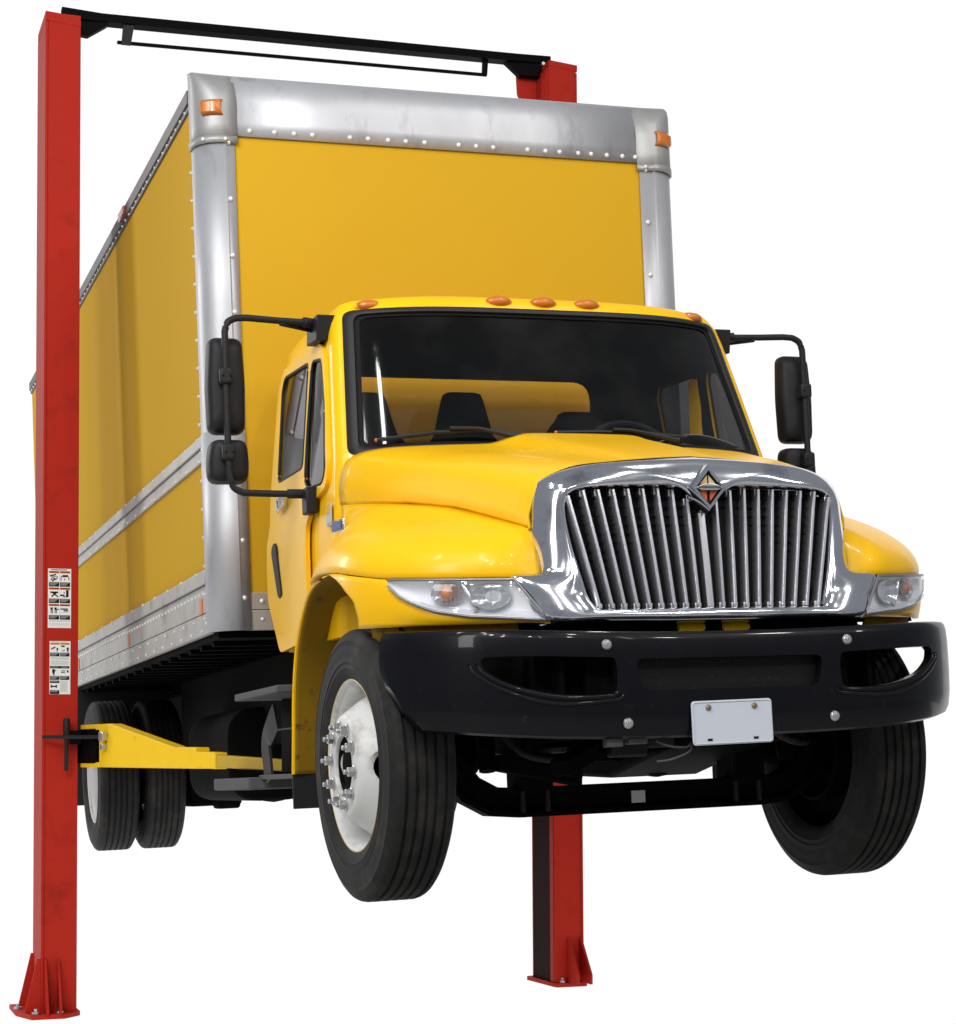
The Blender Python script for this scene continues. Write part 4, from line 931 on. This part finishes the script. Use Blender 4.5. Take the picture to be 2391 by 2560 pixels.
# base plates with gussets
for (cx, yc, s, c) in ((-1.66, YL + 0.12, 1, c1), (1.60, YR + 0.17, -1, c2)):
    b = MB(); pol = [(cx - 0.185, yc - 0.02), (cx - 0.12, yc - 0.25), (cx + 0.07, yc - 0.25), (cx + 0.165, yc - 0.13), (cx + 0.165, yc + 0.36), (cx - 0.185, yc + 0.36)]
    if s < 0: pol = [(cx - 0.115, yc + 0.3), (cx - 0.10, yc - 0.16), (cx - 0.09, yc - 0.205), (cx + 0.115, yc - 0.205), (cx + 0.16, yc), (cx + 0.16, yc + 0.36)]
    b.prism(pol, FLOOR, FLOOR + 0.028, AZ); BPL = b.build("base_plate", M['red'], c, bevel=0.004)
    for (dx, dy) in ((-0.09, -0.2), (0.04, -0.2), (-0.16, 0.1)) if s > 0 else ((-0.04, -0.17),):
        b = MB(); b.tube([(cx + dx, yc + dy, FLOOR + 0.02), (cx + dx, yc + dy, FLOOR + 0.058)], 0.010, 6); b.lathe([(0.024, 0), (0.024, 0.012), (0.001, 0.012)], (cx + dx, yc + dy, FLOOR + 0.028), 'z', 1, 10); b.build("anchor_bolt", M['steel'], c)
# gussets on the left column
def gusset(pts4, thick, c, ax):
    b = MB(); b.prism(pts4, thick[0], thick[1], ax); return b.build("gusset", M['red'], c, bevel=0.002)
for x in (-1.69, -1.618):
    gusset([(YL, FLOOR + 0.028), (YL - 0.15, FLOOR + 0.028), (YL - 0.15, FLOOR + 0.05), (YL - 0.005, FLOOR + 0.33), (YL, FLOOR + 0.33)], (x - 0.007, x + 0.007), c1, AX)
gusset([(-1.716, FLOOR + 0.33), (-1.735, FLOOR + 0.33), (-1.80, FLOOR + 0.05), (-1.80, FLOOR + 0.028), (-1.716, FLOOR + 0.028)], (YL + 0.005, YL + 0.02), c1, AY)
gusset([(-1.716, FLOOR + 0.33), (-1.73, FLOOR + 0.33), (-1.80, FLOOR + 0.028), (-1.716, FLOOR + 0.028)], (YL + 0.40, YL + 0.415), c1, AY)
# gussets on the right column, splayed to the front
for x in (1.60, 1.685):
    gusset([(YR, FLOOR + 0.028), (YR - 0.19, FLOOR + 0.028), (YR - 0.19, FLOOR + 0.09), (YR - 0.008, FLOOR + 0.31), (YR, FLOOR + 0.31)], (x - 0.008, x + 0.008), c2, AX)
gusset([(1.693, FLOOR + 0.29), (1.70, FLOOR + 0.29), (1.745, FLOOR + 0.09), (1.745, FLOOR + 0.028), (1.693, FLOOR + 0.028)], (YR + 0.0, YR + 0.015), c2, AY)
b = MB(); b.add([(1.50, YR - 0.002, FLOOR + 0.03), (1.69, YR - 0.002, FLOOR + 0.03), (1.66, YR - 0.002, FLOOR + 0.31), (1.585, YR - 0.002, FLOOR + 0.31), (1.48, YR - 0.16, FLOOR + 0.03), (1.68, YR - 0.16, FLOOR + 0.03)], [(0, 3, 4), (4, 5, 2, 3)])
# overhead beam and height sensor bar
def beam(name, a, c, w, h, m): 
    b = MB(); b.sweep([a, c], [(-w, -h), (w, -h), (w, h), (-w, h)]); return b.build(name, m, LF, bevel=0.003)
beam("overhead_beam", (-1.50, 4.93, 4.938), (1.50, 5.12, 5.078), 0.05, 0.025, M['liftblack'])
beam("height_sensor_bar", (-1.27, 4.93, 4.816), (1.135, 5.11, 4.945), 0.012, 0.009, M['liftblack'])
b = MB(); b.prism([(-1.235, 4.93), (-1.17, 4.93), (-1.19, 4.808), (-1.245, 4.808)], 4.915, 4.945, AY); b.build("sensor_hanger", M['plastic'], LF)
b = MB(); b.prism([(1.11, 5.07), (1.145, 5.07), (1.135, 4.935), (1.105, 4.94)], 5.09, 5.12, AY); b.build("sensor_hanger", M['liftblack'], LF)
b = MB(); b.prism([(-1.60, 4.985), (-1.33, 4.972), (-1.33, 4.905), (-1.445, 4.825), (-1.50, 4.83), (-1.50, 4.75), (-1.514, 4.74), (-1.60, 4.80)], 4.90, 4.96, AY); b.build("beam_bracket", M['liftblack'], c1, bevel=0.003)
b = MB(); b.prism([(1.26, 5.10), (1.575, 5.112), (1.575, 5.02), (1.535, 4.965), (1.36, 4.96), (1.26, 5.04)], 5.08, 5.14, AY); b.build("beam_bracket", M['liftblack'], c2, bevel=0.003)
b = MB(); b.lathe([(0.001, 0.02), (0.012, 0.02), (0.014, 0)], (1.515, 5.08, 5.05), 'y', -1, 12); b.build("bracket_bolt", M['steel'], c2)
# lift arm: from the near column forward under the cab
A0 = Vector((-1.5, 4.75, 0)); ad = Vector((0.247, -0.969, 0)).normalized(); an = Vector((-ad.y, ad.x, 0)) * -1
def arm_pt(u, z, w): return tuple(A0 + ad * u + an * w + Vector((0, 0, z)))
CARR = MB(); CARR.box(-1.56, -1.49, 4.74, 5.05, 0.49, 0.67)
CR = CARR.build("carriage", M['liftblack'], LF, bevel=0.004)
def arm_prism(name, poly, w0, w1, m, parent, bev=0.006):
    b = MB(); b.prism(poly, w0, w1, lambda u, z, d: arm_pt(u, z, d)); return b.build(name, m, parent, bevel=bev)
AR = arm_prism("lift_arm", [(0.30, 0.452), (0.30, 0.697), (0.45, 0.697), (1.33, 0.556), (1.60, 0.553), (1.60, 0.442)], -0.08, 0.0, M['armyellow'], LF)
arm_prism("clevis_plate", [(0.02, 0.665), (0.02, 0.697), (0.30, 0.697), (0.30, 0.665)], -0.08, 0.0, M['armyellow'], AR, 0.003)
arm_prism("clevis_plate", [(0.02, 0.452), (0.02, 0.480), (0.30, 0.480), (0.30, 0.452)], -0.08, 0.0, M['armyellow'], AR, 0.003)
arm_prism("arm_sleeve", [(1.595, 0.446), (1.595, 0.531), (1.82, 0.525), (1.82, 0.440)], -0.075, -0.002, M['armyellow'], AR)
arm_prism("inner_arm", [(1.82, 0.448), (1.82, 0.511), (2.72, 0.478), (2.72, 0.423)], -0.07, -0.01, M['armdull'], AR)
arm_prism("lift_pad", [(2.70, 0.42), (2.70, 0.80), (2.84, 0.80), (2.84, 0.42)], -0.07, 0.07, M['liftblack'], AR)
arm_prism("pivot_block", [(-0.02, 0.475), (-0.02, 0.672), (0.25, 0.672), (0.25, 0.475)], -0.06, 0.004, M['liftblack'], CR, 0.003)
arm_prism("arm_latch", [(0.375, 0.60), (0.375, 0.65), (0.43, 0.65), (0.43, 0.60)], 0.0, 0.035, M['steel'], AR, 0.003)
arm_prism("arm_latch_bolt", [(0.385, 0.55), (0.385, 0.585), (0.42, 0.585), (0.42, 0.55)], 0.0, 0.03, M['steel'], AR, 0.003)
b = MB(); b.tube([(-1.715, 4.655, 0.627), (-1.36, 4.42, 0.623)], 0.0115, 10); b.build("arm_lock_rod", M['plastic'], CR)
b = MB(); b.tube([(-1.585, 4.64, 0.735), (-1.585, 4.64, 0.725), (-1.585, 4.64, 0.615), (-1.585, 4.64, 0.605), (-1.585, 4.64, 0.44), (-1.585, 4.64, 0.43)], [0.014, 0.020, 0.020, 0.0125, 0.0125, 0.008], 12); b.build("arm_lock_handle", M['plastic'], CR)
b = MB(); b.box(-1.56, -1.50, 4.655, 4.70, 0.585, 0.665); b.build("lock_bracket", M['liftblack'], CR, bevel=0.003)

# warning labels, printed with small pictograms
def sticker(x0, x1, z0, z1, rows_):
    y = YL - 0.0025
    b = MB(); b.box(x0, x1, y - 0.0008, y + 0.0025, z0, z1); S = b.build("warning_label", M['paper'], c1)
    W_, H_ = x1 - x0, z1 - z0
    layers = {}
    def rect(key, u0, u1, v0, v1, lay=1):
        layers.setdefault(key, MB()).box(x0 + u0 * W_, x0 + u1 * W_, y - 0.0008 - 0.0008 * lay, y - 0.0006 - 0.0008 * (lay - 1), z1 - v1 * H_, z1 - v0 * H_)
    def line(key, pts, r=0.018, lay=1):
        for (a, c) in zip(pts, pts[1:]):
            p, q = Vector((x0 + a[0] * W_, z1 - a[1] * H_)), Vector((x0 + c[0] * W_, z1 - c[1] * H_)); d = (q - p)
            if d.length < 1e-6: continue
            nn = Vector((-d.y, d.x)).normalized() * r * W_
            layers.setdefault(key, MB()).prism([tuple(p + nn), tuple(p - nn), tuple(q - nn), tuple(q + nn)], y - 0.0016, y - 0.0004, AY)
    rows_(rect, line)
    for k, m_ in layers.items(): m_.build("label_print", M[k], S, smooth=0)['kind'] = 'stuff'
    return S
def cell(rect, u0, u1, v0, v1, head, foot, lines=3):
    if head: rect(head, u0, u1, v0, v0 + 0.034)
    rect('ink', u0, u1, v1 - foot, v1)
    for k in range(lines): rect('grey', u0 + 0.03, u1 - 0.05 - 0.06 * ((k * 7) % 3), v1 - foot + 0.010 + k * 0.017, v1 - foot + 0.017 + k * 0.017, 2)
def lab1(rect, line):
    rect('ink', 0.14, 0.82, 0.014, 0.026)
    tops = (0.042, 0.320, 0.598)
    for i, v in enumerate(tops):
        cell(rect, 0.04, 0.485, v, v + 0.262, 'lorange', 0.075); cell(rect, 0.515, 0.955, v, v + 0.262, 'lorange', 0.075)
        rect('grey', 0.495, 0.505, v + 0.036, v + 0.19)
    line('ink', [(0.08, 0.125), (0.34, 0.10)], 0.03); line('ink', [(0.16, 0.14), (0.42, 0.137), (0.35, 0.185), (0.12, 0.19), (0.20, 0.14)], 0.014); line('ink', [(0.22, 0.16), (0.33, 0.18)], 0.03); line('ink', [(0.17, 0.207), (0.26, 0.205)], 0.025)
    line('ink', [(0.56, 0.20), (0.56, 0.135), (0.90, 0.135), (0.90, 0.20)], 0.016); line('ink', [(0.62, 0.118), (0.86, 0.115)], 0.03); line('lorange', [(0.72, 0.16), (0.72, 0.20)], 0.02)
    line('ink', [(0.10, 0.400), (0.44, 0.400)], 0.035); line('ink', [(0.15, 0.475), (0.36, 0.405)], 0.03); line('ink', [(0.20, 0.405), (0.44, 0.478)], 0.025)
    rect('ink', 0.78, 0.89, 0.36, 0.475); line('ink', [(0.52, 0.45), (0.72, 0.448)], 0.035); line('ink', [(0.70, 0.39), (0.70, 0.415)], 0.02); line('ink', [(0.66, 0.475), (0.85, 0.473)], 0.018)
    for u in (0.16, 0.33):
        line('ink', [(u, 0.655), (u, 0.69)], 0.05); line('ink', [(u - 0.02, 0.69), (u - 0.02, 0.755)], 0.016); line('ink', [(u + 0.03, 0.69), (u + 0.04, 0.755)], 0.016); line('lorange', [(u, 0.66), (u, 0.70)], 0.012)
    line('ink', [(0.38, 0.70), (0.47, 0.68)], 0.02)
    rect('ink', 0.54, 0.86, 0.67, 0.692); line('ink', [(0.68, 0.71), (0.88, 0.71)], 0.028); line('grey', [(0.56, 0.735), (0.86, 0.735)], 0.01)
    for v in (0.875, 0.888, 0.925, 0.938, 0.965): rect('grey', 0.06, 0.94, v, v + 0.006)
sticker(-1.687, -1.556, 1.257, 1.60, lab1)
def lab2(rect, line):
    rect('lyellow', 0.04, 0.9, 0.012, 0.02)
    cell(rect, 0.02, 0.475, 0.035, 0.29, 'lyellow', 0.072); cell(rect, 0.505, 0.95, 0.035, 0.29, 'lyellow', 0.072)
    line('ink', [(0.06, 0.16), (0.24, 0.11)], 0.02); line('ink', [(0.12, 0.155), (0.30, 0.115)], 0.014); line('ink', [(0.37, 0.13), (0.37, 0.17)], 0.04); line('ink', [(0.36, 0.17), (0.36, 0.21)], 0.016)
    line('ink', [(0.55, 0.095), (0.72, 0.10)], 0.035); line('lorange', [(0.63, 0.17), (0.63, 0.195)], 0.03); line('ink', [(0.70, 0.165), (0.70, 0.18)], 0.03); line('ink', [(0.87, 0.12), (0.87, 0.165)], 0.05); line('ink', [(0.87, 0.165), (0.87, 0.205)], 0.03)
    for v in (0.31, 0.325, 0.34, 0.37, 0.385, 0.405, 0.42, 0.435): rect('grey', 0.05, 0.92, v, v + 0.007)
    rect('ink', 0.02, 0.95, 0.47, 0.515); rect('grey', 0.06, 0.40, 0.487, 0.495, 2); rect('grey', 0.55, 0.88, 0.487, 0.495, 2)
    cell(rect, 0.02, 0.475, 0.515, 0.73, None, 0.072); cell(rect, 0.505, 0.95, 0.515, 0.73, None, 0.072)
    line('ink', [(0.19, 0.53), (0.19, 0.60)], 0.06); line('ink', [(0.22, 0.57), (0.32, 0.55)], 0.018); line('ink', [(0.18, 0.60), (0.17, 0.645)], 0.018); line('ink', [(0.22, 0.60), (0.23, 0.645)], 0.018)
    line('ink', [(0.55, 0.562), (0.76, 0.562)], 0.02); line('ink', [(0.55, 0.592), (0.74, 0.592)], 0.02); line('ink', [(0.83, 0.57), (0.91, 0.57)], 0.055)
    rect('ink', 0.02, 0.475, 0.745, 0.79); rect('grey', 0.06, 0.42, 0.762, 0.77, 2); cell(rect, 0.02, 0.475, 0.79, 0.995, None, 0.072, 2)
    line('ink', [(0.09, 0.825), (0.09, 0.88)], 0.03); line('ink', [(0.33, 0.825), (0.33, 0.88)], 0.03); line('ink', [(0.09, 0.855), (0.36, 0.853)], 0.03)
    for k in range(13): rect('grey', 0.52, 0.86, 0.755 + k * 0.016, 0.762 + k * 0.016)
sticker(-1.676, -1.558, 0.874, 1.181, lab2)
for (t, u, v, sx, z0, z1, k) in (("WARNING", 0.30, 0.059, 1, 1.257, 1.60, 'ink'),):
    pass
for (xa, xb, za, zb_, vs, word) in ((-1.687, -1.556, 1.257, 1.60, (0.059, 0.337, 0.615), "WARNING"), (-1.676, -1.558, 0.874, 1.181, (0.052,), "CAUTION")):
    for v in vs:
        for u in (0.27, 0.74):
            textmesh("label_print", word, 0.0105, M['ink'], c1, (lerp(xa, xb, u), YL - 0.0055, zb_ - v * (zb_ - za)), (PI / 2, 0, 0), 0.0003)
bpy.context.view_layer.update()
